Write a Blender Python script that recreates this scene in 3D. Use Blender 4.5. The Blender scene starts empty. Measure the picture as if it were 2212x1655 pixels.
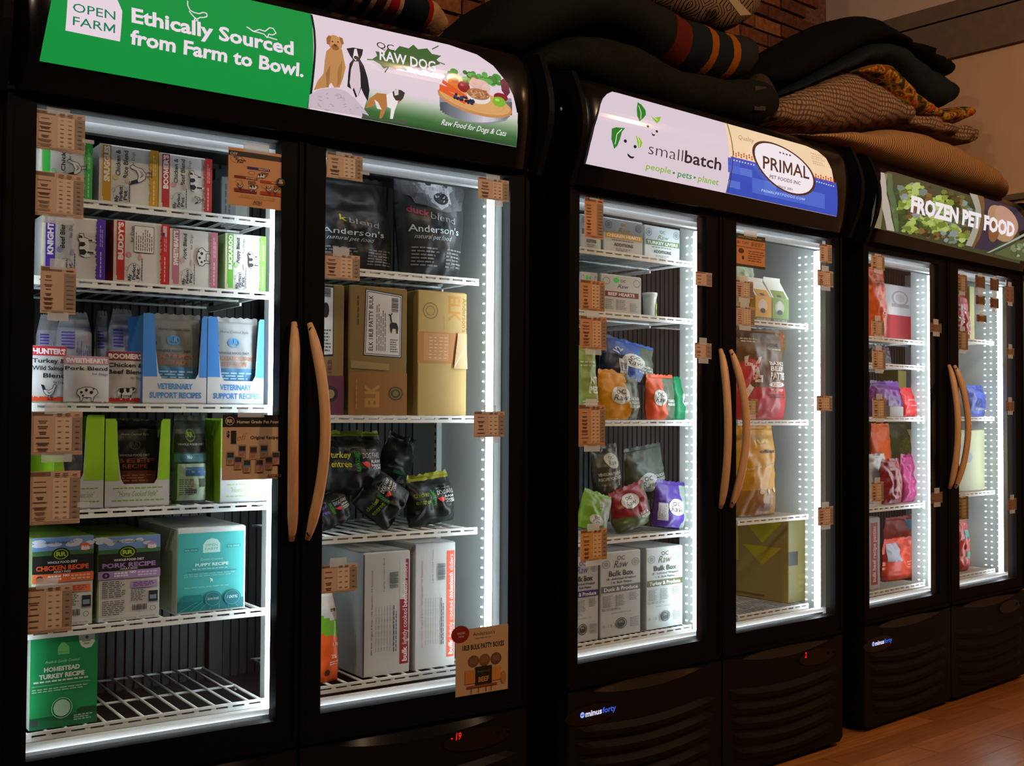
import bpy, bmesh, math, random
from mathutils import Matrix, Vector, noise
from mathutils.geometry import tessellate_polygon
S = bpy.context.scene
COL = S.collection
# ------------------------------------------------------------------ camera, world, lights, exposure
FPX, PITCH, ROLL = 2400.0, .027032, -.00597846
FLOOR = -1.27
def make_camera():
    cd = bpy.data.cameras.new('camera'); cam = bpy.data.objects.new('camera', cd); COL.objects.link(cam)
    cd.sensor_width = 36; cd.lens = FPX/2212*36; cd.clip_start = .05; cd.clip_end = 60
    c, s = math.cos(PITCH), math.sin(PITCH)
    r0, u0, f = Vector((1, 0, 0)), Vector((0, -s, c)), Vector((0, c, s))
    cr, sr = math.cos(ROLL), math.sin(ROLL)
    r, u = r0*cr-u0*sr, r0*sr+u0*cr
    m = Matrix((r, u, -f)).transposed().to_4x4()
    cam.matrix_world = m
    S.camera = cam
make_camera()
S.view_settings.view_transform = 'Standard'; S.view_settings.look = 'None'
S.view_settings.gamma = 1; S.view_settings.use_curve_mapping = False
S.view_settings.exposure = 0.0
S.cycles.use_denoising = True
S.cycles.max_bounces = 8; S.cycles.transparent_max_bounces = 24; S.cycles.sample_clamp_indirect = 4
w = bpy.data.worlds.new('dim_room'); S.world = w; w.use_nodes = True
w.node_tree.nodes['Background'].inputs[0].default_value = (1, .6, .35, 1)
w.node_tree.nodes['Background'].inputs[1].default_value = .004
def lamp(name, loc, aim, power, size, col=(1, .55, .25), spread=3.14):
    ld = bpy.data.lights.new(name, 'AREA'); ld.shape = 'DISK'; ld.size = size; ld.energy = power; ld.color = col; ld.spread = spread
    o = bpy.data.objects.new(name, ld); COL.objects.link(o); o.location = loc
    o.rotation_euler = (Vector(aim)-Vector(loc)).to_track_quat('-Z', 'Y').to_euler()
    return o
lamp('ceiling_spot', (-1.7, -.3, 2.3), (-.6, 2.8, .0), 28, .22, (1, .80, .60))
lamp('ceiling_spot', (.5, .3, 2.35), (.7, 3.8, .0), 25, .22, (1, .78, .56))
lamp('ceiling_spot', (2.7, 1.7, 2.35), (2.2, 5.0, .2), 62, .22, (1, .66, .40))
lamp('ceiling_spot', (3.6, 3.4, 2.35), (3.4, 3.9, -1.2), 16, .15)
# ------------------------------------------------------------------ frames: each freezer has its own front plane
CO = {'A': (-1.06087971, 2.4513643, .61253008, .58, .1209, .68, -.7678),
      'B': (.20006995, 3.41922383, .69541623, .59603, .16195, .67687, -.76541),
      'C': (1.43773401, 4.49676231, .72845, .57729, .180912, .66517, -.77801),
      'W': (0, 0, 0, 0, 0, 0, 0)}
def ray(px, py):
    u = (px-1106)/FPX; v = -(py-827.5)/FPX
    c, s = math.cos(-ROLL), math.sin(-ROLL); u, v = u*c-v*s, u*s+v*c
    c, s = math.cos(PITCH), math.sin(PITCH)
    return (u, c-v*s, s+v*c)
def un(k, px, py, y=0.0):
    """measured photo point -> (x, z) on the plane at depth y of freezer k"""
    X, Y, a = CO[k][:3]; d = ray(px, py); c, s = math.cos(a), math.sin(a)
    lx = d[0]*c+d[1]*s; ly = -d[0]*s+d[1]*c
    ox = -X*c-Y*s; oy = X*s-Y*c
    t = (y-oy)/ly
    return (ox+t*lx, t*d[2])
def w2(k, p):
    X, Y, a = CO[k][:3]; c, s = math.cos(a), math.sin(a)
    return Vector((X+p[0]*c-p[1]*s, Y+p[0]*s+p[1]*c, p[2]))
# ------------------------------------------------------------------ materials
MC = {}
def lin(h):
    h = h.lstrip('#'); r = []
    for i in (0, 2, 4):
        c = int(h[i:i+2], 16)/255; r.append(c/12.92 if c <= .04045 else ((c+.055)/1.055)**2.4)
    return (*r, 1)
def mat(key):
    """'#rrggbb' print ink, 'e#rrggbb' backlit film, 'g#rrggbb' glossy film, 'm#rrggbb' matt"""
    if key in MC: return MC[key]
    m = bpy.data.materials.new('ink_'+key.replace('#', '')); m.use_nodes = True; nt = m.node_tree; b = nt.nodes['Principled BSDF']
    kind = key[0] if key[0] != '#' else ''
    c = lin(key[key.index('#'):])
    b.inputs['Base Color'].default_value = c
    b.inputs['Roughness'].default_value = .55
    b.inputs['Specular IOR Level'].default_value = .35
    if kind == 'e':
        b.inputs['Base Color'].default_value = (.02, .02, .02, 1); b.inputs['Roughness'].default_value = .12
        b.inputs['Emission Color'].default_value = c; b.inputs['Emission Strength'].default_value = .95
        m.cycles.emission_sampling = 'NONE' if key not in ('e#e3cfda', 'e#04913d') else 'AUTO'
    if kind == 'g': b.inputs['Roughness'].default_value = .4; b.inputs['Specular IOR Level'].default_value = .32
    if kind == 'm': b.inputs['Roughness'].default_value = .9; b.inputs['Specular IOR Level'].default_value = .1
    if kind != 'e':
        n = nt.nodes.new('ShaderNodeTexNoise'); n.inputs['Scale'].default_value = 35
        tc = nt.nodes.new('ShaderNodeTexCoord'); nt.links.new(tc.outputs['Object'], n.inputs['Vector'])
        bp = nt.nodes.new('ShaderNodeBump'); bp.inputs['Strength'].default_value = .06; bp.inputs['Distance'].default_value = .002
        nt.links.new(n.outputs['Fac'], bp.inputs['Height']); nt.links.new(bp.outputs['Normal'], b.inputs['Normal'])
    MC[key] = m
    return m
def pm(name, base, rough=.5, spec=.5, metal=0, emit=None, es=1, nscale=20, var=0, bump=0, bdist=.01, stretch=(1, 1, 1)):
    m = bpy.data.materials.new(name); m.use_nodes = True; nt = m.node_tree; b = nt.nodes['Principled BSDF']
    b.inputs['Roughness'].default_value = rough; b.inputs['Specular IOR Level'].default_value = spec; b.inputs['Metallic'].default_value = metal
    b.inputs['Base Color'].default_value = (*base, 1)
    if emit: b.inputs['Emission Color'].default_value = (*emit, 1); b.inputs['Emission Strength'].default_value = es
    tc = nt.nodes.new('ShaderNodeTexCoord'); mp = nt.nodes.new('ShaderNodeMapping'); mp.inputs['Scale'].default_value = stretch
    nt.links.new(tc.outputs['Object'], mp.inputs['Vector'])
    n = nt.nodes.new('ShaderNodeTexNoise'); n.inputs['Scale'].default_value = nscale; n.inputs['Detail'].default_value = 6
    nt.links.new(mp.outputs['Vector'], n.inputs['Vector'])
    if var:
        r = nt.nodes.new('ShaderNodeValToRGB'); r.color_ramp.elements[0].position = .3; r.color_ramp.elements[1].position = .7
        r.color_ramp.elements[0].color = (*[c*(1-var) for c in base], 1); r.color_ramp.elements[1].color = (*[min(1, c*(1+var)) for c in base], 1)
        nt.links.new(n.outputs['Fac'], r.inputs['Fac']); nt.links.new(r.outputs['Color'], b.inputs['Base Color'])
    if bump:
        bp = nt.nodes.new('ShaderNodeBump'); bp.inputs['Strength'].default_value = bump; bp.inputs['Distance'].default_value = bdist
        nt.links.new(n.outputs['Fac'], bp.inputs['Height']); nt.links.new(bp.outputs['Normal'], b.inputs['Normal'])
    return m
M_BLACK = pm('black_painted_steel', (.003, .003, .003), .55, .06, bump=.05)
M_FRAME = pm('black_door_frame', (.003, .003, .003), .5, .05)
M_HOUS = pm('glossy_black_plastic', (.004, .0035, .003), .2, .3)
M_GRILL = pm('black_textured_plastic', (.004, .0042, .0042), .5, .12, nscale=300, bump=.2, bdist=.001)
M_LINER = pm('white_liner', (.5, .53, .52), .4, .4, bump=.03)
M_DARKLINER = pm('dark_grey_liner', (.022, .023, .023), .5, .4, bump=.03)
M_WHITE = pm('white_coated_wire', (.78, .82, .82), .35, .5)
M_LED = pm('led_lens', (.9, .9, .9), .4, .5, emit=(.82, .92, 1.0), es=29)
M_TOPFILL = pm('top_fill_glow', (.9, .9, .9), .4, .5, emit=(.86, .93, 1.0), es=13)  # glow for the added fill strip behind the lintel
M_TRIMFILL = pm('trim_fill_glow', (.9, .9, .9), .4, .5, emit=(.86, .93, 1.0), es=42)  # glow for the added fill strips behind the door frame
M_GHOST = pm('led_ghost', (.9, .9, .9), .4, .5, emit=(.8, 1, .95), es=6)  # glow imitating the strip's reflections between the panes
M_GHOSTDIM = pm('led_ghost_dim', (.9, .9, .9), .4, .5, emit=(.8, 1, .95), es=1.6)  # fainter pane reflection, also imitated by glow
M_WOODH = pm('tan_wood_handle', (.56, .30, .135), .42, .4, nscale=12, var=.12, stretch=(8, 8, 1))
M_TAPE = pm('clear_tape', (.55, .58, .6), .3, .5)
def glass_mat():
    m = bpy.data.materials.new('door_glass'); m.use_nodes = True; nt = m.node_tree; nt.nodes.clear()
    o = nt.nodes.new('ShaderNodeOutputMaterial'); mx = nt.nodes.new('ShaderNodeMixShader'); t = nt.nodes.new('ShaderNodeBsdfTransparent')
    g = nt.nodes.new('ShaderNodeBsdfGlossy'); f = nt.nodes.new('ShaderNodeLayerWeight'); f.inputs['Blend'].default_value = .5
    pw = nt.nodes.new('ShaderNodeMath'); pw.operation = 'POWER'; pw.inputs[1].default_value = 5
    ma = nt.nodes.new('ShaderNodeMath'); ma.operation = 'MULTIPLY_ADD'; ma.inputs[1].default_value = .6; ma.inputs[2].default_value = .025
    t.inputs['Color'].default_value = (.95, .965, .96, 1); g.inputs['Roughness'].default_value = .02
    nt.links.new(f.outputs['Facing'], pw.inputs[0]); nt.links.new(pw.outputs[0], ma.inputs[0]); nt.links.new(ma.outputs[0], mx.inputs[0])
    nt.links.new(t.outputs[0], mx.inputs[1]); nt.links.new(g.outputs[0], mx.inputs[2]); nt.links.new(mx.outputs[0], o.inputs[0])
    return m
M_GLASS = glass_mat()
def film_mat(name, col, a):
    m = bpy.data.materials.new(name); m.use_nodes = True; b = m.node_tree.nodes['Principled BSDF']
    b.inputs['Base Color'].default_value = (*col, 1); b.inputs['Alpha'].default_value = a; b.inputs['Roughness'].default_value = .15
    return m
M_FILM = film_mat('clear_plastic_film', (.75, .75, .75), .25)
M_TAPEC = film_mat('clear_adhesive_tape', (.7, .75, .8), .38)
# ------------------------------------------------------------------ objects and tags
ORG = {}
def tag(o, label=None, cat=None, group=None, kind=None):
    if label: o['label'] = label
    if cat: o['category'] = cat
    if group: o['group'] = group
    if kind: o['kind'] = kind
    return o
def link(name, data, k, org, parent=None):
    o = bpy.data.objects.new(name, data); COL.objects.link(o)
    if parent is None:
        o.location = w2(k, org); o.rotation_euler = (0, 0, CO[k][2])
    else:
        o.parent = parent; p = ORG[parent.name]; o.location = Vector(org)-Vector(p)
    ORG[o.name] = tuple(org)
    return o
def thing(name, k, org, label, cat, group=None):
    return tag(link(name, None, k, org), label, cat, group)
class G:
    """mesh collector in freezer coordinates"""
    def __init__(s): s.v = []; s.f = []; s.m = []; s.sm = []; s.mats = []
    def mi(s, m):
        if isinstance(m, str): m = mat(m)
        if m not in s.mats: s.mats.append(m)
        return s.mats.index(m)
    def add(s, vs, fs, m, smooth=False):
        b = len(s.v); s.v += [tuple(v) for v in vs]; i = s.mi(m) if not isinstance(m, list) else None
        for j, f in enumerate(fs):
            s.f.append([b+q for q in f]); s.m.append(i if i is not None else s.mi(m[j])); s.sm.append(smooth)
        return s
    def box(s, x0, x1, y0, y1, z0, z1, m, ms=None):
        vs = [(x, y, z) for z in (z0, z1) for y in (y0, y1) for x in (x0, x1)]
        fs = [(0, 1, 5, 4), (3, 2, 6, 7), (2, 0, 4, 6), (1, 3, 7, 5), (4, 5, 7, 6), (2, 3, 1, 0)]   # front back left right top bottom
        return s.add(vs, fs, ms or m)
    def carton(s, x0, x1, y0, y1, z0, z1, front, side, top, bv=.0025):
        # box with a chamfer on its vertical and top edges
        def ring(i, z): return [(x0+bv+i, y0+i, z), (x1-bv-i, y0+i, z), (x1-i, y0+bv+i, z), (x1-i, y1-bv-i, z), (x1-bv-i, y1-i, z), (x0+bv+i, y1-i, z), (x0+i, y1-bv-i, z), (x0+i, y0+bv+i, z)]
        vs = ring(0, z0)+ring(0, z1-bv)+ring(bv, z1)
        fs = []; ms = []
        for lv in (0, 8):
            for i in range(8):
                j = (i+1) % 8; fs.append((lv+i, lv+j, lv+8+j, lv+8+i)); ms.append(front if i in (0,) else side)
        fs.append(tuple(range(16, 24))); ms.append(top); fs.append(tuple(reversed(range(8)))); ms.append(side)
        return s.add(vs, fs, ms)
    def rod(s, p, q, r, m, n=8, r2=None, caps=True):
        p, q = Vector(p), Vector(q); d = (q-p).normalized(); a = d.orthogonal().normalized(); b = d.cross(a)
        r2 = r if r2 is None else r2; vs = []
        for c, rr in ((p, r), (q, r2)): vs += [c+rr*(a*math.cos(t*2*math.pi/n)+b*math.sin(t*2*math.pi/n)) for t in range(n)]
        fs = [(i, (i+1) % n, n+(i+1) % n, n+i) for i in range(n)]
        if caps: fs += [tuple(reversed(range(n))), tuple(range(n, 2*n))]
        return s.add(vs, fs, m, True)
    def tube(s, pts, rad, m, n=10):
        vs = []; fs = []; N = len(pts); pts = [Vector(p) for p in pts]
        for i, p in enumerate(pts):
            d = (pts[min(i+1, N-1)]-pts[max(i-1, 0)]).normalized(); a = Vector((0, 1, 0)); a = (a-d*a.dot(d)).normalized(); b = d.cross(a)
            r = rad(i/(N-1)) if callable(rad) else rad
            vs += [p+r*(a*math.cos(t*2*math.pi/n)+b*math.sin(t*2*math.pi/n)) for t in range(n)]
        for i in range(N-1):
            for t in range(n): fs.append((i*n+t, i*n+(t+1) % n, (i+1)*n+(t+1) % n, (i+1)*n+t))
        fs += [tuple(reversed(range(n))), tuple(range((N-1)*n, N*n))]
        return s.add(vs, fs, m, True)
    def prism(s, poly, y0, y1, m, side=None):
        n = len(poly); vs = [(x, y0, z) for x, z in poly]+[(x, y1, z) for x, z in poly]
        fs = [tuple(range(n)), tuple(reversed(range(n, 2*n)))]+[(i, n+i, n+(i+1) % n, (i+1) % n) for i in range(n)]
        return s.add(vs, fs, m if side is None else [m, m]+[side]*n)
    def prismx(s, poly, x0, x1, m):   # poly in (y,z)
        n = len(poly); vs = [(x0, y, z) for y, z in poly]+[(x1, y, z) for y, z in poly]
        return s.add(vs, [tuple(range(n)), tuple(reversed(range(n, 2*n)))]+[(i, n+i, n+(i+1) % n, (i+1) % n) for i in range(n)], m)
    def grid(s, fn, nu, nv, m, smooth=True, cm=None, closeu=False):
        vs = [fn(i/nu, j/nv) for j in range(nv+1) for i in range(nu+1)]
        fs = []; ms = []
        for j in range(nv):
            for i in range(nu):
                a = j*(nu+1)+i; fs.append((a, a+1, a+nu+2, a+nu+1)); ms.append(cm((i+.5)/nu, (j+.5)/nv) if cm else m)
        return s.add(vs, fs, ms, smooth)
    def build(s, name, k, org, parent=None, recalc=False, weld=False):
        me = bpy.data.meshes.new(name); me.from_pydata([(x-org[0], y-org[1], z-org[2]) for x, y, z in s.v], [], s.f)
        for m in s.mats: me.materials.append(m)
        me.polygons.foreach_set('material_index', s.m); me.polygons.foreach_set('use_smooth', s.sm)
        if recalc or weld:
            b = bmesh.new(); b.from_mesh(me)
            if weld: bmesh.ops.remove_doubles(b, verts=b.verts, dist=1e-5)
            bmesh.ops.recalc_face_normals(b, faces=b.faces); b.to_mesh(me); b.free()
        me.update()
        return link(name, me, k, org, parent)
# ------------------------------------------------------------------ flat print: lettering and shapes as thin geometry on a face
TC = {}
def clip(p, ax, c):
    A, B = [], []; n = len(p)
    for i in range(n):
        q, r = p[i], p[(i+1) % n]
        if q[ax] <= c: A.append(q)
        if q[ax] >= c: B.append(q)
        if (q[ax] < c) != (r[ax] < c) and q[ax] != c and r[ax] != c:
            t = (c-q[ax])/(r[ax]-q[ax]); m = (q[0]+(r[0]-q[0])*t, q[1]+(r[1]-q[1])*t); A.append(m); B.append(m)
    return A, B
def _glyph(t, bold, shear, sp):
    c = bpy.data.curves.new('t', 'FONT'); c.body = t; c.offset = bold; c.shear = shear; c.resolution_u = 2; c.space_character = sp
    o = bpy.data.objects.new('t', c); COL.objects.link(o)
    dg = bpy.context.evaluated_depsgraph_get(); me = bpy.data.meshes.new_from_object(o.evaluated_get(dg))
    vs = [(v.co.x, v.co.y) for v in me.vertices]; fs = [tuple(p.vertices) for p in me.polygons]
    bpy.data.objects.remove(o); bpy.data.curves.remove(c); bpy.data.meshes.remove(me)
    return vs, fs
def glyphs(t, bold=0, shear=0, sp=1.0):
    """outline of a line of text; the capital M is drawn by hand because the font's own tears when emboldened"""
    key = (t, bold, shear, sp)
    if key not in TC:
        if 'M' in t and bold > 0:
            pos = lambda q: max(v[0] for v in _glyph(q+'I', 0, 0, sp)[0])
            z = pos(''); vs = []; fs = []; seg = t.split('M'); pre = ''
            for i, q in enumerate(seg):
                if q.strip():
                    v, f = _glyph(q, bold, shear, sp); d = pos(pre)-z; k = len(vs); vs += [(x+d, y) for x, y in v]; fs += [tuple(k+e for e in g) for g in f]
                pre += q
                if i < len(seg)-1:
                    x0 = pos(pre)-z+.075-bold; x1 = pos(pre+'M')-z-.075+bold; W = x1-x0; H = .682+2*bold; s = .085+2*bold
                    P = [(0, 0), (0, H), (s*1.1, H), (W/2, H*.38), (W-s*1.1, H), (W, H), (W, 0), (W-s, 0), (W-s, H*.68), (W/2+s*.42, H*.1), (W/2-s*.42, H*.1), (s, H*.68), (s, 0)]
                    k = len(vs); vs += [(x0+x+shear*(y-bold), y-bold) for x, y in P]
                    fs += [tuple(k+e for e in tri) for tri in tessellate_polygon([[Vector((x, y, 0)) for x, y in P]])]; pre += 'M'
        else: vs, fs = _glyph(t, bold, shear, sp)
        xs = [v[0] for v in vs] or [0]
        TC[key] = (vs, fs, min(xs), max(xs))
    return TC[key]
class Art:
    def __init__(s, k, yf=0.0, face=None, step=.00012):
        s.k = k; s.yf = yf if callable(yf) else (lambda z, y=yf: y); s.face = face; s.P = []; s.l = 1; s.step = step; s.mode = 'uv' if face else 'px'; s.pre = ''
    def pt(s, p):
        if s.mode == 'uv':
            x0, z0, w, h = s.face; return (x0+p[0]*w, z0+p[1]*h)
        if s.mode == 'm': return p
        y = s.yf(.5 if s.yf(.5) != s.yf(0) else 0)
        for _ in range(3): x, z = un(s.k, p[0], p[1], y); y = s.yf(z)
        return (x, z)
    def ink(s, c): return (s.pre+c) if c[0] == '#' else c
    def raw(s, vs, fs, c, l=None):
        if l is None: s.l += 1; l = s.l
        s.P.append((vs, fs, s.ink(c), l*s.step)); return s
    def poly(s, pts, c, l=None):
        q = [s.pt(p) for p in pts]; return s.raw(q, [tuple(range(len(q)))], c, l)
    def rect(s, a, b, c, l=None):
        a, b = s.pt(a), s.pt(b); x0, x1 = sorted((a[0], b[0])); z0, z1 = sorted((a[1], b[1]))
        return s.raw([(x0, z0), (x1, z0), (x1, z1), (x0, z1)], [(0, 1, 2, 3)], c, l)
    def ell(s, ctr, r, c, ang=0, n=20, ring=0, l=None, r2=None):
        """ellipse: centre, radius point offset in current units (rx, ry)"""
        C = s.pt(ctr); X = s.pt((ctr[0]+r[0], ctr[1])); Y = s.pt((ctr[0], ctr[1]+r[1]))
        rx = math.hypot(X[0]-C[0], X[1]-C[1]) if s.mode == 'px' else abs(X[0]-C[0]); ry = abs(Y[1]-C[1]); ca, sa = math.cos(ang), math.sin(ang)
        def e(f): return [(C[0]+f*rx*math.cos(t*2*math.pi/n)*ca-f*ry*math.sin(t*2*math.pi/n)*sa, C[1]+f*rx*math.cos(t*2*math.pi/n)*sa+f*ry*math.sin(t*2*math.pi/n)*ca) for t in range(n)]
        if ring: return s.raw(e(1)+e(1-ring), [(i, (i+1) % n, n+(i+1) % n, n+i) for i in range(n)], c, l)
        return s.raw(e(1), [tuple(range(n))], c, l)
    def line(s, pts, wd, c, l=None):
        q = [Vector(s.pt(p)) for p in pts]; vs = []; fs = []
        for i in range(len(q)-1):
            d = q[i+1]-q[i]
            if d.length < 1e-6: continue
            nn = Vector((-d.y, d.x)).normalized()*wd/2; b = len(vs)
            vs += [tuple(q[i]-nn), tuple(q[i+1]-nn), tuple(q[i+1]+nn), tuple(q[i]+nn)]; fs.append((b, b+1, b+2, b+3))
        return s.raw(vs, fs, c, l)
    def text(s, t, a, b, h, c, bold=0, shear=0, sp=1.0, snap=True):
        """baseline from a to b, cap height h, in the current units"""
        A, B = Vector(s.pt(a)), Vector(s.pt(b)); d = B-A; vert = abs(d.y) > abs(d.x)
        if s.mode == 'px': H = Vector(s.pt((a[0]+h, a[1]) if vert else (a[0], a[1]-h)))-A; H = H.length
        elif s.mode == 'uv': H = h*(s.face[2] if vert else s.face[3])
        else: H = h
        if snap:
            if not vert and abs(d.y) < .35*abs(d.x): m = (A.y+B.y)/2; A.y = B.y = m
            if vert and abs(d.x) < .35*abs(d.y): m = (A.x+B.x)/2; A.x = B.x = m
        d = B-A; L = d.length; d = d/L; n = Vector((-d.y, d.x))
        vs, fs, mn, mx = glyphs(t, bold, shear, sp); k = L/max(mx-mn, .01); kh = H/.69
        return s.raw([tuple(A+d*((x-mn)*k)+n*(y*kh)) for x, y in vs], fs, c)
    def greek(s, a, b, n, c, seed=1, fill=.45, ragged=.3, cols=1, words=4):
        """rows of unreadably small print as word-sized bars"""
        R = random.Random(seed); A, B = s.pt(a), s.pt(b); x0, x1 = sorted((A[0], B[0])); z0, z1 = sorted((A[1], B[1])); vs = []; fs = []
        for i in range(n):
            z = z1-(i+.5)*(z1-z0)/n; hh = (z1-z0)/n*fill/2; e = x1-(x1-x0)*R.random()*ragged; x = x0
            while x < e:
                wl = (x1-x0)/words*R.uniform(.5, 1.1); xe = min(x+wl, e); q = len(vs)
                vs += [(x, z-hh), (xe, z-hh), (xe, z+hh), (x, z+hh)]; fs.append((q, q+1, q+2, q+3)); x = xe+(x1-x0)/words*.18
        return s.raw(vs, fs, c)
    def vgreek(s, a, b, n, c, seed=1, fill=.4, words=5):
        R = random.Random(seed); A, B = s.pt(a), s.pt(b); x0, x1 = sorted((A[0], B[0])); z0, z1 = sorted((A[1], B[1])); vs = []; fs = []
        for i in range(n):
            x = x0+(i+.5)*(x1-x0)/n; hh = (x1-x0)/n*fill/2; e = z1-(z1-z0)*R.random()*.35; z = z0
            while z < e:
                wl = (z1-z0)/words*R.uniform(.5, 1.1); ze = min(z+wl, e); q = len(vs)
                vs += [(x-hh, z), (x+hh, z), (x+hh, ze), (x-hh, ze)]; fs.append((q, q+1, q+2, q+3)); z = ze+(z1-z0)/words*.15
        return s.raw(vs, fs, c)
    def barcode(s, a, b, c='#222222', seed=3, vert=False):
        R = random.Random(seed); A, B = s.pt(a), s.pt(b); x0, x1 = sorted((A[0], B[0])); z0, z1 = sorted((A[1], B[1])); vs = []; fs = []; t = 0
        while t < 1:
            wd = R.uniform(.02, .06); q = len(vs)
            if vert: zz0, zz1 = z0+t*(z1-z0), z0+min(1, t+wd)*(z1-z0); vs += [(x0, zz0), (x1, zz0), (x1, zz1), (x0, zz1)]
            else: xx0, xx1 = x0+t*(x1-x0), x0+min(1, t+wd)*(x1-x0); vs += [(xx0, z0), (xx1, z0), (xx1, z1), (xx0, z1)]
            fs.append((q, q+1, q+2, q+3)); t += wd+R.uniform(.02, .05)
        return s.raw(vs, fs, c)
    def build(s, name, org, parent, surf=None, cuts=None, lift=0.0):
        """cuts: (list of x, list of z) where faces are split before bending onto surf"""
        g = G()
        for vs, fs, c, off in s.P:
            if cuts:
                V = []; F = []; ix = {}
                for f in fs:
                    P = [vs[i] for i in f]
                    if len(P) > 3:
                        tr = tessellate_polygon([[Vector((p[0], p[1], 0)) for p in P]]); polys = [[P[i] for i in t] for t in tr]
                    else: polys = [P]
                    for ax in (0, 1):
                        out = []
                        for p in polys:
                            lo = min(q[ax] for q in p); hi = max(q[ax] for q in p)
                            for c_ in cuts[ax]:
                                if c_ <= lo+1e-6 or c_ >= hi-1e-6: continue
                                A_, B_ = clip(p, ax, c_)
                                if len(A_) > 2: out.append(A_)
                                p = B_
                                if len(p) < 3: break
                            if len(p) > 2: out.append(p)
                        polys = out
                    for p in polys:
                        fi = []
                        for q in p:
                            kq = (round(q[0], 6), round(q[1], 6))
                            if kq not in ix: ix[kq] = len(V); V.append(q)
                            if ix[kq] not in fi: fi.append(ix[kq])
                        if len(fi) > 2: F.append(tuple(fi))
            else: V, F = vs, fs
            if surf: W = [surf(x, z, off+lift) for x, z in V]
            else: W = [(x, s.yf(z)-off-lift, z) for x, z in V]
            g.add(W, F, c)
        return g.build(name, s.k, org, parent)
# ------------------------------------------------------------------ header shape
def hy(z):
    t = min(max((z-.70)/.335, 0), 1)
    return -.03-.05*math.sin(math.pi*(t*.85+.05))
def structure(g, name, k='W', org=(0, 0, 0), parent=None):
    return tag(g.build(name, k, org, parent), kind='structure' if parent is None else None)
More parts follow.
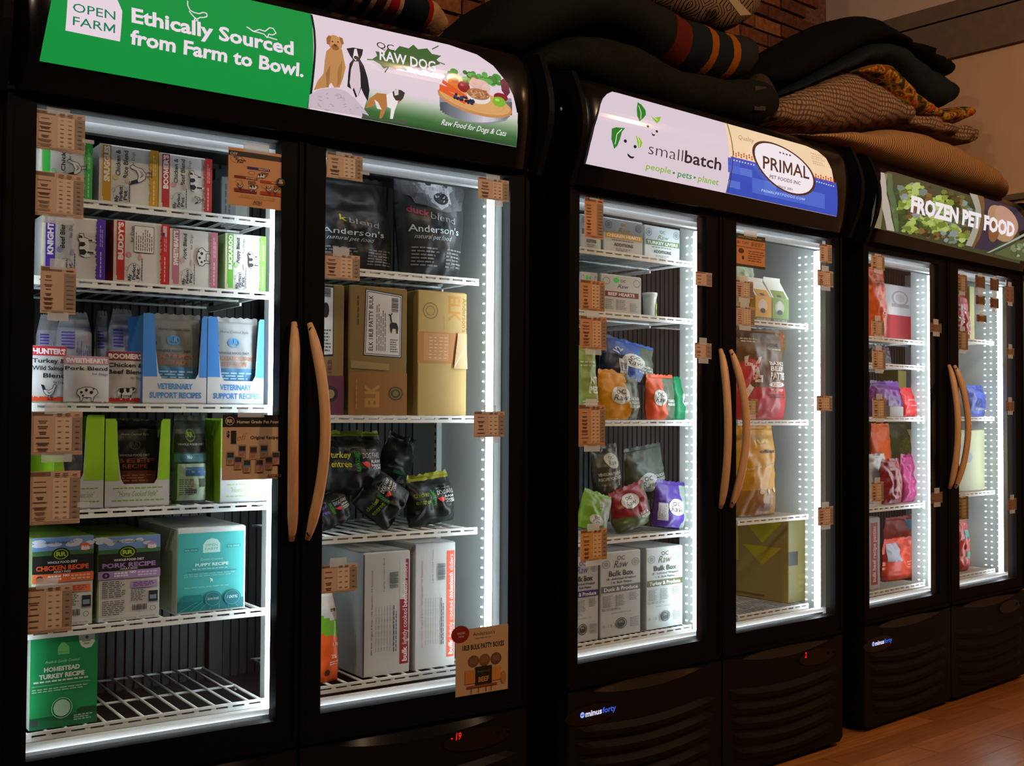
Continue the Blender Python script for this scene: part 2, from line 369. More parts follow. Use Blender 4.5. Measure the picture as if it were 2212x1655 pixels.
# ------------------------------------------------------------------ freezers
SHELF = {}
def freezer(k, label, xo, xwall, fin, shelves, shx):
    X, Y, a, w, gp, zt, zb = CO[k]; xr = 2*w+gp; cx = (xo[0]+xo[1])/2; O = (cx, .3, FLOOR)
    T = thing('display_freezer', k, O, label, 'freezer', 'two-door glass display freezers')
    def part(g, name, par=None, lab=None, **kw):
        o = g.build(name, k, O, par or T, **kw)
        if lab: o['label'] = lab
        return o
    x0, x1 = xo
    part(G().box(x0, x0+.02, .03, .67, -1.2, 1.03, M_BLACK), 'side_panel')
    part(G().box(x1-.02, x1, .03, .67, -1.2, 1.03, M_BLACK), 'side_panel')
    part(G().box(x0+.02, x1-.02, .64, .67, -1.2, 1.03, M_BLACK), 'back_panel')
    part(G().box(x0+.02, x1-.02, .03, .64, .76, 1.03, M_BLACK), 'top_housing')
    part(G().box(x0+.02, x1-.02, .05, .64, -1.2, -.80, M_BLACK), 'compressor_housing')
    # ribbed back liner
    g = G(); n = 52; xs0, xs1 = x0+.04, xwall
    prof = []
    for i in range(n): 
        xa = xs0+(xs1-xs0)*i/n; s = (xs1-xs0)/n; prof += [(xa, 0), (xa+s*.7, 0), (xa+s*.75, .008), (xa+s*.95, .008)]
    prof.append((xs1, 0))
    g.grid(lambda u, v: (prof[round(u*(len(prof)-1))][0], .60+prof[round(u*(len(prof)-1))][1], -.79+v*1.54), len(prof)-1, 1, M_DARKLINER, smooth=False)
    part(g, 'back_liner')
    part(G().box(xs0-.02, xs0, .05, .64, -.80, .76, M_DARKLINER), 'left_liner')
    part(G().box(xwall, xwall+.006, .05, .64, -.80, .76, M_LINER), 'right_liner')
    part(G().box(xs0, xs1, .05, .64, .74, .76, M_DARKLINER), 'ceiling_liner')
    part(G().box(xs0, xs1, .09, .64, -.80, -.79, M_DARKLINER), 'floor_liner')
    for sx in (xwall-.018, ):
        g = G(); g.box(sx, sx+.018, .42, .436, -.78, .72, M_LINER)
        for i in range(60): g.box(sx-.0005, sx+.001, .425, .431, -.76+i*.0245, -.748+i*.0245, M_BLACK)
        part(g, 'shelf_standard')
    g = G(); g.box(w+gp/2-.02, w+gp/2+.02, .575, .595, -.78, .72, M_DARKLINER); part(g, 'shelf_standard', lab='dark slotted standard at the middle of the back')
    # centre mullion with its white fin
    part(G().box(fin+.004, w+gp-.03, .035, .075, -.80, .76, M_FRAME), 'mullion')
    part(G().box(fin, fin+.006, .045, .17, -.79, .74, M_LINER), 'mullion_fin', lab='white fin on the centre mullion')
    # bright trims around the mouth of the cabinet
    for a0, a1 in ((x0+.03, fin), (w+gp-.03, xwall)):
        part(G().box(a0, a1, .04, .065, zt-.030, zt-.012, M_WHITE), 'mouth_trim'); part(G().box(a0, a1, .04, .065, zb+.006, zb+.020, M_WHITE), 'mouth_trim')
        part(G().box(a0, a1, .065, .09, zt-.030, .76, M_DARKLINER), 'lintel'); part(G().box(a0, a1, .065, .09, -.80, zb+.006, M_DARKLINER), 'sill')
        part(G().box(a0+.03, a1-.02, .094, .106, .722, .728, M_TOPFILL), 'top_fill_light')  # hidden strip added to brighten the top row
        part(G().box(a0+.04, a1-.03, .0345, .0385, zt+.004, zt+.008, M_TRIMFILL), 'trim_fill_light'); part(G().box(a0+.04, a1-.03, .0345, .0385, zb-.010, zb-.007, M_TRIMFILL), 'trim_fill_light')  # unseen strips added to light the trims and box fronts
    # led strips
    for sx in (x0+.045, fin-.03 if k == 'A' else fin-.045, w+gp-.025, xr-.03 if k == 'A' else xr-.028):
        o = part(G().box(sx, sx+.013, .052, .067, zb+.022, zt-.04, M_LED), 'led_strip')
        part(G().box(sx+.0135, sx+.016, .048, .07, zb+.02, zt-.036, M_LINER), 'led_channel')
    for sx, ys in ((fin-.001, (.10, .125) if k == 'A' else (.085, .11, .135)), (xwall-.001, (.155, .18) if k == 'A' else (.11, .14, .17))):  # glowing dots stand in for ghost reflections of the strip in the glass
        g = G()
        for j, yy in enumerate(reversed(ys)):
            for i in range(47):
                z = zb+.035+i*.0295; g.box(sx-.002, sx, yy-.0038, yy+.0038, z, z+.0034, M_GHOST if j < 2 else M_GHOSTDIM)
        tag(part(g, 'led_ghost_row'), kind='stuff')
    # header
    g = G(); r = .1
    def hs(u, v):
        x = x0-.005+(x1-x0+.01)*u; z = .700+.335*v; e = min(u, 1-u)*(x1-x0); f = 1 if e > r else math.sqrt(max(0, 1-(1-e/r)**2))
        top = 1 if v < .8 else math.sqrt(max(0, 1-((v-.8)/.2)**2*.65))
        return (x, .03+(hy(z)-.03)*(.35+.65*f)*top, z-(1-f)*.03*v)
    g.grid(hs, 48, 24, M_HOUS); g.box(x0, x1, .028, .045, .70, 1.03, M_HOUS)
    g.add([hs(i/48, 0) for i in range(49)]+[(x0-.005+(x1-x0+.01)*i/48, .045, .70) for i in range(49)], [(i, i+1, 50+i, 49+i) for i in range(48)], M_HOUS)
    g.add([hs(i/48, 1) for i in range(49)]+[(x0-.005+(x1-x0+.01)*i/48, .045, 1.03) for i in range(49)], [(i, i+1, 50+i, 49+i) for i in range(48)], M_HOUS)
    part(g, 'header_housing')
    for sx in (x0-.022, x1+.002):
        pr = [(.06, .69), (-.02, .69)]+[(hy(.69+.35*t)-.018*math.sin(math.pi*t), .69+.35*t) for t in [i/10 for i in range(11)]]+[(.0, 1.05), (.06, 1.05)]
        part(G().prismx(pr, sx, sx+.02, M_BLACK), 'header_end_cap')
        part(G().rod((sx-.001, .0, .93), (sx+.021, .0, .93), .006, M_WHITE, 10), 'screw')
    # drip rails under the header
    part(G().box(x0, x1, -.012, .03, .742-.03, .742-.024, M_HOUS).box(x0, x1, -.02, .03, .742-.042, .742-.034, M_HOUS), 'drip_rail')
    # doors
    doors = []
    for d, (a0, a1) in enumerate(((0, w), (w+gp, xr))):
        L = x0+.004 if d == 0 else w+gp/2+.003; R = w+gp/2-.003 if d == 0 else x1-.004; B, Tt = -.838, .705
        g = G()
        for (b0, b1, c0, c1) in ((L, a0, B, Tt), (a1, R, B, Tt), (a0, a1, zt, Tt), (a0, a1, B, zb)):
            g.box(b0, b1, -.008, .034, c0, c1, M_FRAME)
        # raised outer bead
        for (b0, b1, c0, c1) in ((L, L+.012, B, Tt), (R-.012, R, B, Tt), (L, R, Tt-.012, Tt), (L, R, B, B+.012)): g.box(b0, b1, -.013, -.008, c0, c1, M_FRAME)
        D = part(g, 'door')
        part(G().box(a0-.002, a1+.002, .0005, .004, zb-.002, zt+.002, M_GLASS), 'glass_pane', D)
        # bowed wooden handle
        s = 1 if d == 0 else -1; hx = a1+.028 if d == 0 else a0-.034
        if k == 'A' : hx = .614 if d == 0 else .6565
        if k == 'B': hx = .662 if d == 0 else .7165
        if k == 'C': hx = .652 if d == 0 else .702
        g = G(); z0, z1 = -.322, .224
        pts = []
        for i in range(25):
            t = i/24; q = math.sin(math.pi*t)
            pts.append((hx-s*.022*q, -.016-.052*q**.8, z0+(z1-z0)*t))
        g.tube(pts, lambda t: .0135*min(1, .35+6*min(t, 1-t))**.6, M_WOODH, 12)
        part(g, 'handle', D)
        for t in (.03, .97): part(G().rod((hx, -.008, z0+(z1-z0)*t), (hx, -.03, z0+(z1-z0)*t), .007, M_FRAME), 'handle_mount', D)
        part(G().box(R-.05 if d else L+.02, R-.02 if d else L+.05, -.004, .03, Tt, Tt+.012, M_FRAME), 'hinge', D)
        doors.append(D)
        # grille under the door
        B0, B1 = L+.002, R-.002; zc = -.846
        def topc(x): t = (x-(B0+B1)/2)/((B1-B0)/2); return zc-.034*max(0, 1-(t*1.15)**2)
        n = 24; xs = [B0+(B1-B0)*i/n for i in range(n+1)]
        g = G(); g.prism([(x, topc(x)) for x in xs]+[(B1, -1.235), (B1-.02, -1.25), (B0+.02, -1.25), (B0, -1.235)], -.012, .045, M_GRILL)
        P = part(g, 'grille_panel')
        g = G(); g.add([(x, .004, zc+.002) for x in xs]+[(x, -.0125, topc(x)) for x in xs], [(i, i+1, n+2+i, n+1+i) for i in range(n)], M_HOUS, True); g.box(B0, B1, .004, .04, zc-.03, zc+.003, M_GRILL)
        part(g, 'grille_ledge', P)
        for q in range(5):
            z = -.965-q*.052; g = G(); ins = .03+.008*q; m = 16; vs = []; fs = []
            for i in range(m+1):
                t = i/m; x = B0+ins+(B1-B0-2*ins)*t; zz = z-.022*math.sin(math.pi*t); pr = -.016*math.sin(math.pi*min(1, max(0, t)))**.5
                vs += [(x, -.012, zz+.014), (x, -.0125+pr, zz-.004), (x, -.012+pr*.8, zz-.022), (x, -.0122, zz-.026)]
            for i in range(m): 
                for e in range(3): fs.append((i*4+e, i*4+4+e, i*4+5+e, i*4+1+e))
            g.add(vs, fs, M_GRILL, False); part(g, 'louver', P)
        if d == 0:
            g = G(); g.prism([((B0+.10)+.115*math.cos(t*math.pi/12), -.925+.03*math.sin(t*math.pi/12)) for t in range(24)], -.016, -.012, M_HOUS)
            Bd = part(g, 'badge', P)
            A = Art(k, -.0165); A.pre = 'e'; bx = B0+.035+.022; bz = -.928
            A.mode = 'm'
            A.raw([(bx+.009*math.cos(t*math.pi/8), bz+.008+.009*math.sin(t*math.pi/8)) for t in range(16)], [tuple(range(16))], '#9db4ff')
            A.raw([(bx-.006, bz+.006), (bx+.006, bz+.006), (bx+.006, bz+.0095), (bx-.006, bz+.0095)], [(0, 1, 2, 3)], '#2f45c0')
            A.text('minus', (bx+.013, bz), (bx+.083, bz), .017, '#e9e4ff', bold=.03); A.text('forty', (bx+.086, bz), (bx+.144, bz), .017, '#3b63e8', bold=.015)
            A.build('badge_lettering', O, P)
        else:
            g = G(); g.prism([((B1-.17)+.11*math.cos(t*math.pi/12), -.905+.03*math.sin(t*math.pi/12)) for t in range(24)], -.016, -.012, M_HOUS)
            part(g, 'control_pod', P)
            if k != 'C':
                A = Art(k, -.0165); A.mode = 'm'; A.pre = 'e'; hh = .019
                if k == 'A': A.text('- 19', (1.088, -.898), (1.122, -.898), hh, '#ff1408', bold=.02, shear=.15)
                else: A.text('2', (1.146, -.9), (1.158, -.9), hh, '#ff1408', bold=.04, shear=.15)
                A.build('temperature_readout', O, P)
            g = G()
            for i in range(2): g.rod((B1-.1+i*.035, -.017, -.9), (B1-.1+i*.035, -.014, -.9), .007, M_FRAME, 8)
            part(g, 'control_button', P)
    for sx in (x0+.03, x1-.07):
        for yy in (.06, .55): part(G().box(sx, sx+.045, yy, yy+.06, FLOOR, -1.2, M_FRAME), 'foot')
    # shelves
    for s, zl in enumerate(shelves):
        a0, a1 = ((x0+.045, shx[0]), (shx[1], shx[2]))[s]
        for z in zl:
            g = G(); y0, y1 = .098, .55
            g.box(a0, a1, y0, y0+.007, z-.007, z-.001, M_WHITE); g.box(a0, a1, y0, y0+.007, z-.021, z-.012, M_WHITE)
            nb = int((a1-a0)/.043)
            for i in range(nb+1):
                x = a0+(a1-a0-.012)*i/nb; g.box(x, x+.012, y0+.001, y0+.006, z-.012, z-.007, M_WHITE)
            for yy in (.30, y1): g.rod((a0, yy, z-.009), (a1, yy, z-.009), .0035, M_WHITE, 6)
            for xx in (a0+.004, a1-.004): g.rod((xx, y0, z-.01), (xx, y1, z-.01), .0045, M_WHITE, 6)
            sh = part(g, 'shelf')
            me = None; nw = int((a1-a0)/.0425)
            if k == 'A':
                for i in range(1, nw):
                    x = a0+(a1-a0)*i/nw
                    if me is None:
                        wg = G(); wg.rod((0, y0+.003, z-.0035), (0, y1, z-.0035), .0035, M_WHITE, 6); o = wg.build('wire', k, (0, .3, z), None); me = o.data
                        bpy.data.objects.remove(o)
                    link('wire', me, k, (x, .3, z), sh)
            else:
                g = G(); nw = int((a1-a0)/.026)
                for i in range(1, nw): x = a0+(a1-a0)*i/nw; g.rod((x, y0+.003, z-.0035), (x, y1, z-.0035), .0022, M_WHITE, 5, caps=False)
                tag(part(g, 'wire_grid', sh), kind='stuff')
            for xx in (a1-.001,):
                part(G().prism([(xx-.003, z-.012), (xx+.003, z-.012), (xx+.003, z-.022), (xx-.003, z-.022)], .30, .54, M_WHITE), 'bracket', sh)
        SHELF[k, s] = zl
    return T, O
# ------------------------------------------------------------------ room
def room():
    k = 'B'; yb = .86
    g = G(); g.box(-2.6, 2.6, yb+.02, yb+.12, FLOOR, 2.6, pm('mortar', (.10, .05, .03), .95, .1, var=.3, nscale=60, bump=.4))
    wall = structure(g, 'wall_back', k, (0, yb, FLOOR))
    bm = [pm('brick_%d' % i, c, .9, .15, var=.35, nscale=40, bump=.6, bdist=.004) for i, c in enumerate([(.13, .04, .015), (.095, .028, .012), (.155, .055, .02), (.07, .024, .012)])]
    R = random.Random(5); meshes = []
    for i in range(8):
        g = G(); a = .0985; h = .0295; j = lambda: R.uniform(-.003, .003)
        vs = [(-a+j(), j()*.5, -h+j()), (a+j(), j()*.5, -h+j()), (a+j(), j()*.5, h+j()), (-a+j(), j()*.5, h+j())]; bk = [(-a-.002, .03, -h-.002), (a+.002, .03, -h-.002), (a+.002, .03, h+.002), (-a-.002, .03, h+.002)]
        g.add(vs+bk, [(0, 1, 2, 3), (0, 4, 5, 1), (1, 5, 6, 2), (2, 6, 7, 3), (3, 7, 4, 0)], bm[i % 4]); o = g.build('brick', 'W', (0, 0, 0)); meshes.append(o.data); bpy.data.objects.remove(o)
    n = 0
    for r in range(19):
        for c in range(16):
            x = -.75+c*.21+(.105 if r % 2 else 0); z = 1.12+r*.072
            if x > 2.45: continue
            o = link('brick', meshes[R.randrange(8)], k, (x, yb+R.uniform(-.003, .004), z), wall); n += 1
    # right wall with soffit and dado line
    m = pm('tan_plaster', (.50, .31, .19), .85, .2, var=.06, nscale=4, bump=.05)
    mw = pm('pale_plaster', (.50, .36, .30), .85, .2, var=.05, nscale=4)
    mg = pm('taupe_beam', (.13, .09, .065), .7, .2, var=.1)
    k = 'C'; xw = 1.47
    structure(G().box(xw, xw+.1, -3.2, 1.5, FLOOR, 1.86, m), 'wall_right', k, (xw, 0, FLOOR))
    structure(G().box(xw+.04, xw+.1, -3.2, 1.5, 2.16, 2.8, mw), 'wall_right_upper', k, (xw, 0, 2.16))
    g = G(); g.box(xw-.03, xw+.1, -3.2, 1.5, 1.86, 2.06, mg); structure(g, 'trim_1', k, (xw, 0, 1.9))
    g = G(); g.box(xw-.015, xw+.1, -3.2, 1.5, 2.075, 2.16, mg).box(xw, xw+.1, -3.2, 1.5, 2.06, 2.075, M_BLACK); structure(g, 'trim_2', k, (xw, 0, 2.1))
    structure(G().box(xw-.02, xw, -3.2, .6, 1.075, 1.105, mg), 'trim_3', k, (xw, 0, 1.08))
    structure(G().box(xw-.015, xw, -3.2, .8, FLOOR, FLOOR+.1, m), 'baseboard_right', k, (xw, 0, FLOOR))
    # floor boards
    fm = [pm('floor_board_%d' % i, c, .32, .5, var=.3, nscale=6, stretch=(.6, 12, 1), bump=.05) for i, c in enumerate([(.29, .10, .022), (.25, .085, .018), (.33, .12, .028)])]
    g = G(); g.box(-4, 6, -4.5, 1.2, FLOOR-.06, FLOOR-.012, fm[1]); F = structure(g, 'floor', 'B', (0, 0, FLOOR))
    ms = []
    for i in range(3):
        g = G(); g.box(-.598, .598, -.0605, .0605, -.012, 0, fm[i]); o = g.build('floor_board', 'W', (0, 0, 0)); ms.append(o.data); bpy.data.objects.remove(o)
    # boards run toward the camera side along the freezers
    R = random.Random(2)
    for r in range(22):
        for c in range(6):
            x = -.6+c*1.2+R.uniform(-.02, .02)*0+(r % 3)*.4; y = .62-r*.122
            if x > 5.6: continue
            link('floor_board', ms[R.randrange(3)], 'B', (x, y, FLOOR), F)
    structure(G().box(-5, 7, -5, 1.2, 2.6, 2.66, pm('ceiling_paint', (.25, .2, .16), .9, .1)), 'ceiling', 'B', (0, 0, 2.6))
room()
FA, OA = freezer('A', 'black two-door display freezer nearest the camera, green and white lit header', (-.066, 1.35), 1.318, .612,
    [[.500, .311, .018, -.232, -.503, -.735], [.393, -.008, -.332, -.728]], (.597, .74, 1.245))
FB, OB = freezer('B', 'black two-door display freezer in the middle of the row, white and blue lit header', (-.05, 1.40), 1.378, .663,
    [[.538, .336, -.020, -.405, -.735], [.355, -.02, -.386, -.732]], (.648, .90, 1.332))
FC, OC = freezer('C', 'black two-door display freezer at the far right, food photo lit header', (-.05, 1.42), 1.395, .665,
    [[.336, .224, -.006, -.390, -.744], [.368, -.004, -.363, -.745]], (.652, .95, 1.340))
CUTH = ([], [.72+i*.0125 for i in range(26)])
# ------------------------------------------------------------------ header signs
HCUT = (lambda a, b: ([a+(b-a)*i/24 for i in range(1, 24)], [.72+i*.0125 for i in range(26)]))
def sign(k, parent, O, draw, lab):
    A = Art(k, lambda z: hy(z)-.004); A.pre = 'e'; draw(A)
    o = A.build('lit_sign_panel', O, parent, cuts=([], [.72+i*.0125 for i in range(26)])); o['label'] = lab
def bands(A, quad, cols):
    """soft printed gradient: quad = top-left, top-right, bottom-right, bottom-left"""
    F = 4; cols = [mixh(cols[i], cols[i+1], j/F) for i in range(len(cols)-1) for j in range(F)]+[cols[-1]]
    n = len(cols); a, b, c, d = quad; L = lambda p, q, t: (p[0]+(q[0]-p[0])*t, p[1]+(q[1]-p[1])*t)
    A.l += 1
    for i, col in enumerate(cols):
        A.poly([L(a, d, i/n), L(b, c, i/n), L(b, c, (i+1)/n), L(a, d, (i+1)/n)], col, l=A.l)
def mixh(a, b, t):
    a = [int(a[i:i+2], 16) for i in (1, 3, 5)]; b = [int(b[i:i+2], 16) for i in (1, 3, 5)]
    return '#%02x%02x%02x' % tuple(round(x+(y-x)*t) for x, y in zip(a, b))
def signA(A):
    A.poly([(85, 132), (92, 95), (103, 40), (112, -5), (120, -60), (135, -88), (160, -86), (672, 30), (679, 100), (665, 235)], '#04913d')
    A.poly([(672, 30), (820, 63), (970, 97), (1030, 118), (1065, 142), (1092, 175), (1108, 205), (1116, 240), (1118, 270), (1115, 318), (665, 235)], '#e3cfda')
    # left half
    A.poly([(146, -8), (250, -8), (264, 24), (259, 90), (141, 66)], '#ead6e2')
    A.text('OPEN', (157, 26), (249, 42), 19, '#0b7d55', bold=.004); A.text('FARM', (157, 54), (248, 72), 19, '#0b7d55', bold=.004)
    A.text('Ethically Sourced', (284, 48), (634, 118), 30, '#f0dcea', bold=.03); A.text('from Farm to Bowl.', (281, 92), (655, 168), 30, '#f0dcea', bold=.03)
    W = '#f0dcea'
    A.line([(405, 2), (405, 12), (410, 22), (418, 27), (430, 30), (438, 27), (446, 29), (447, 36), (440, 38), (432, 38), (424, 42), (416, 34), (408, 24)], .0025, W)
    A.line([(422, 38), (418, 46), (428, 44)], .0025, W)
    A.line([(532, 58), (541, 64), (548, 68), (560, 64), (572, 68), (582, 60), (590, 62), (596, 72), (588, 76), (580, 74), (577, 82), (570, 74), (556, 70), (546, 68), (536, 60)], .0025, W)
    A.line([(578, 80), (590, 84), (598, 86)], .0025, W)
    A.line([(672, 32), (678, 65), (680, 100), (676, 160), (666, 234)], .006, '#0d1120')
    # right half: green meadow, rock, three dogs, logo, bowl
    n = 10; gr = [mixh('#e3cfda', '#c7cdbf', i/3) for i in range(3)]+[mixh('#b9c3ad', '#3f6a38', i/5) for i in range(6)]+['#3c6635', '#335a2e', '#2c5029']
    bands(A, [(800, 186), (1118, 244), (1115, 318), (780, 256)], gr)
    A.poly([(668, 205), (690, 193), (720, 190), (745, 196), (765, 212), (785, 235), (800, 255), (665, 233)], '#c9b6c2')
    R = random.Random(4)
    for i in range(26):
        x = R.uniform(680, 780); y = R.uniform(200, 240)
        if y > 195+(x-700)*.25: A.line([(x, y), (x+R.uniform(3, 9), y+R.uniform(-4, 4))], .0015, '#a391a6')
    # sitting tan dog
    A.poly([(676, 196), (684, 176), (697, 160), (700, 130), (703, 112), (712, 104), (724, 102), (737, 108), (741, 128), (745, 146), (740, 168), (732, 190), (720, 190), (714, 180), (704, 190), (690, 192)], '#bd8651')
    A.poly([(704, 190), (702, 160), (712, 140), (708, 190)], '#9c6b3e'); A.poly([(726, 188), (728, 150), (738, 130), (734, 180)], '#a4723f')
    A.ell((722, 94), (15, 17), '#c68b55'); A.poly([(703, 84), (708, 77), (714, 80), (710, 98), (704, 96)], '#9d6538'); A.poly([(730, 80), (738, 84), (741, 96), (736, 98)], '#9d6538')
    A.ell((722, 104), (8, 6), '#8f5a3a'); A.ell((722, 99), (4, 2.4), '#5c3626'); A.ell((716, 91), (1.6, 1.6), '#3b241a'); A.ell((728, 92), (1.6, 1.6), '#3b241a')
    # black and white sitting dog
    A.poly([(748, 188), (750, 160), (753, 138), (762, 128), (776, 130), (784, 144), (792, 170), (796, 196), (792, 220), (784, 206), (778, 192), (772, 208), (766, 212), (760, 196)], '#1d1b22')
    A.poly([(753, 180), (756, 150), (762, 134), (772, 134), (776, 160), (777, 190), (770, 212), (762, 190), (758, 200)], '#d9c3cd')
    A.poly([(746, 106), (760, 104), (782, 108), (780, 120), (774, 132), (762, 133), (754, 122)], '#1d1b22'); A.poly([(763, 107), (768, 107), (772, 125), (766, 133), (760, 126)], '#e8dbe2'); A.ell((767, 126), (5, 4), '#2a2427')
    # standing brown and white dog
    A.poly([(787, 235), (796, 214), (812, 202), (830, 204), (842, 208), (848, 222), (840, 232), (832, 230), (828, 246), (822, 257), (817, 257), (820, 236), (810, 224), (800, 232)], '#b5763f')
    A.poly([(832, 206), (846, 200), (858, 208), (856, 224), (850, 240), (846, 258), (840, 258), (842, 236), (834, 232)], '#ece4e4'); A.poly([(806, 216), (814, 222), (822, 238), (812, 236)], '#e9dedd')
    A.poly([(845, 200), (852, 194), (864, 196), (872, 202), (868, 214), (862, 220), (852, 218), (847, 210)], '#3c332f'); A.poly([(848, 196), (858, 194), (858, 206), (850, 208)], '#d8cfcd'); A.poly([(856, 218), (861, 218), (859, 227)], '#d0606a')
    A.poly([(780, 246), (812, 258), (850, 262), (876, 262), (872, 270), (780, 254)], '#4c5247')
    # logo
    A.poly([(800, 130), (812, 122), (808, 112), (828, 116), (834, 106), (850, 112), (860, 101), (880, 106), (890, 98), (900, 108), (920, 106), (930, 118), (950, 122), (940, 130), (948, 140), (925, 146), (915, 150), (890, 146), (880, 152), (868, 146), (850, 150), (838, 146), (826, 150), (818, 140)], '#3d6130')
    for q in ([(790, 130), (812, 131)], [(935, 132), (958, 141)], [(838, 144), (828, 158)], [(905, 146), (918, 158)], [(930, 108), (944, 101)]): A.line(q, .003, '#3d6130')
    A.text('QC', (811, 105), (849, 112), 13, '#1c1c22', bold=0); A.text('RAW DOG', (817, 134), (938, 152), 21, '#efe3ec', bold=.02, shear=.05)
    A.text('Bringing Nature Back', (875, 156), (936, 167), 6, '#4a4652')
    # steel bowl with chopping board of food
    A.poly([(946, 206), (946, 232), (965, 250), (1000, 264), (1050, 270), (1090, 262), (1102, 245), (1101, 214)], '#8f8d97')
    cc = ['#4f535c', '#6d7079', '#7d8089', '#9a99a3', '#b6b3bd', '#d2ccd6', '#c4bfca', '#8c8b95', '#5a5d66']
    for i in range(32):
        q = i/31*8; j = min(7, int(q)); x = 947+i*4.85; e = math.sqrt(max(0, 1-((x+2.4-1024)/80)**2)); A.poly([(x, 222), (x+5, 222), (x+5, 222+(i*.35)+30*e+8), (x, 222+(i*.35)+30*e+8)], mixh(cc[j], cc[j+1], q-j), l=A.l if i else None)
    A.ell((1024, 222), (79, 27), '#c98a50', ang=-.07); A.ell((1024, 219), (75, 24), '#dba467', ang=-.07); A.ell((1024, 219), (62, 19), '#d09555', ang=-.07, ring=.03)
    for i in range(34):
        x = 965+R.random()*108; y = 153+(x-965)*.14+R.uniform(0, 24); A.ell((x, y), (R.uniform(5, 10), R.uniform(4, 8)), R.choice(['#2f7a33', '#3f8f3a', '#1f5f2c', '#4ea544', '#286b2f']), n=9)
    A.ell((977, 176), (17, 15), '#e4c59a'); A.ell((975, 184), (13, 13), '#e07a2c'); A.ell((977, 176), (8, 6), '#c45a22')
    for a, b in (((950, 178), (1006, 216)), ((944, 188), (996, 208)), ((944, 194), (1000, 224))): A.line([a, b], .010, '#e2592a')
    A.ell((996, 190), (13, 12), '#8e1f25'); A.ell((992, 186), (4, 3), '#c75557')
    A.ell((1030, 186), (22, 12), '#dcb0a8'); A.ell((1018, 178), (7, 8), '#d7a39c'); A.ell((1044, 196), (9, 12), '#e3bdb4')
    A.ell((1028, 212), (25, 15), '#e5ddd8'); A.ell((1027, 206), (24, 12), '#a9714a')
    for i in range(40): A.ell((1027+R.uniform(-20, 20), 206+R.uniform(-9, 8)), (2.2, 1.8), R.choice(['#c48e62', '#8f5b3a', '#d3a278']), n=6)
    for i in range(26): x = R.uniform(0, 1); A.ell((973+x*42, 210+x*16+R.uniform(-5, 5)), (3.2, 3.2), R.choice(['#27304f', '#353f66', '#1b2238']), n=8)
    A.poly([(1070, 178), (1078, 174), (1088, 186), (1092, 204), (1084, 214), (1074, 200)], '#6b2339'); A.ell((1072, 214), (15, 9), '#8a1d2c')
    A.ell((1068, 224), (14, 11), '#7fb52e'); A.ell((1064, 220), (5, 3), '#b6d86b')
    A.text('Raw Food for Dogs & Cats', (943, 272), (1083, 299), 12, '#efe6ee', bold=.008, shear=.35)
sign('A', FA, OA, signA, 'lit sign half green with white words, half white with three dogs and a food bowl')
def leaf(A, pts, c, rib): A.poly(pts, c); A.line(rib, .003, '#dfe9c8')
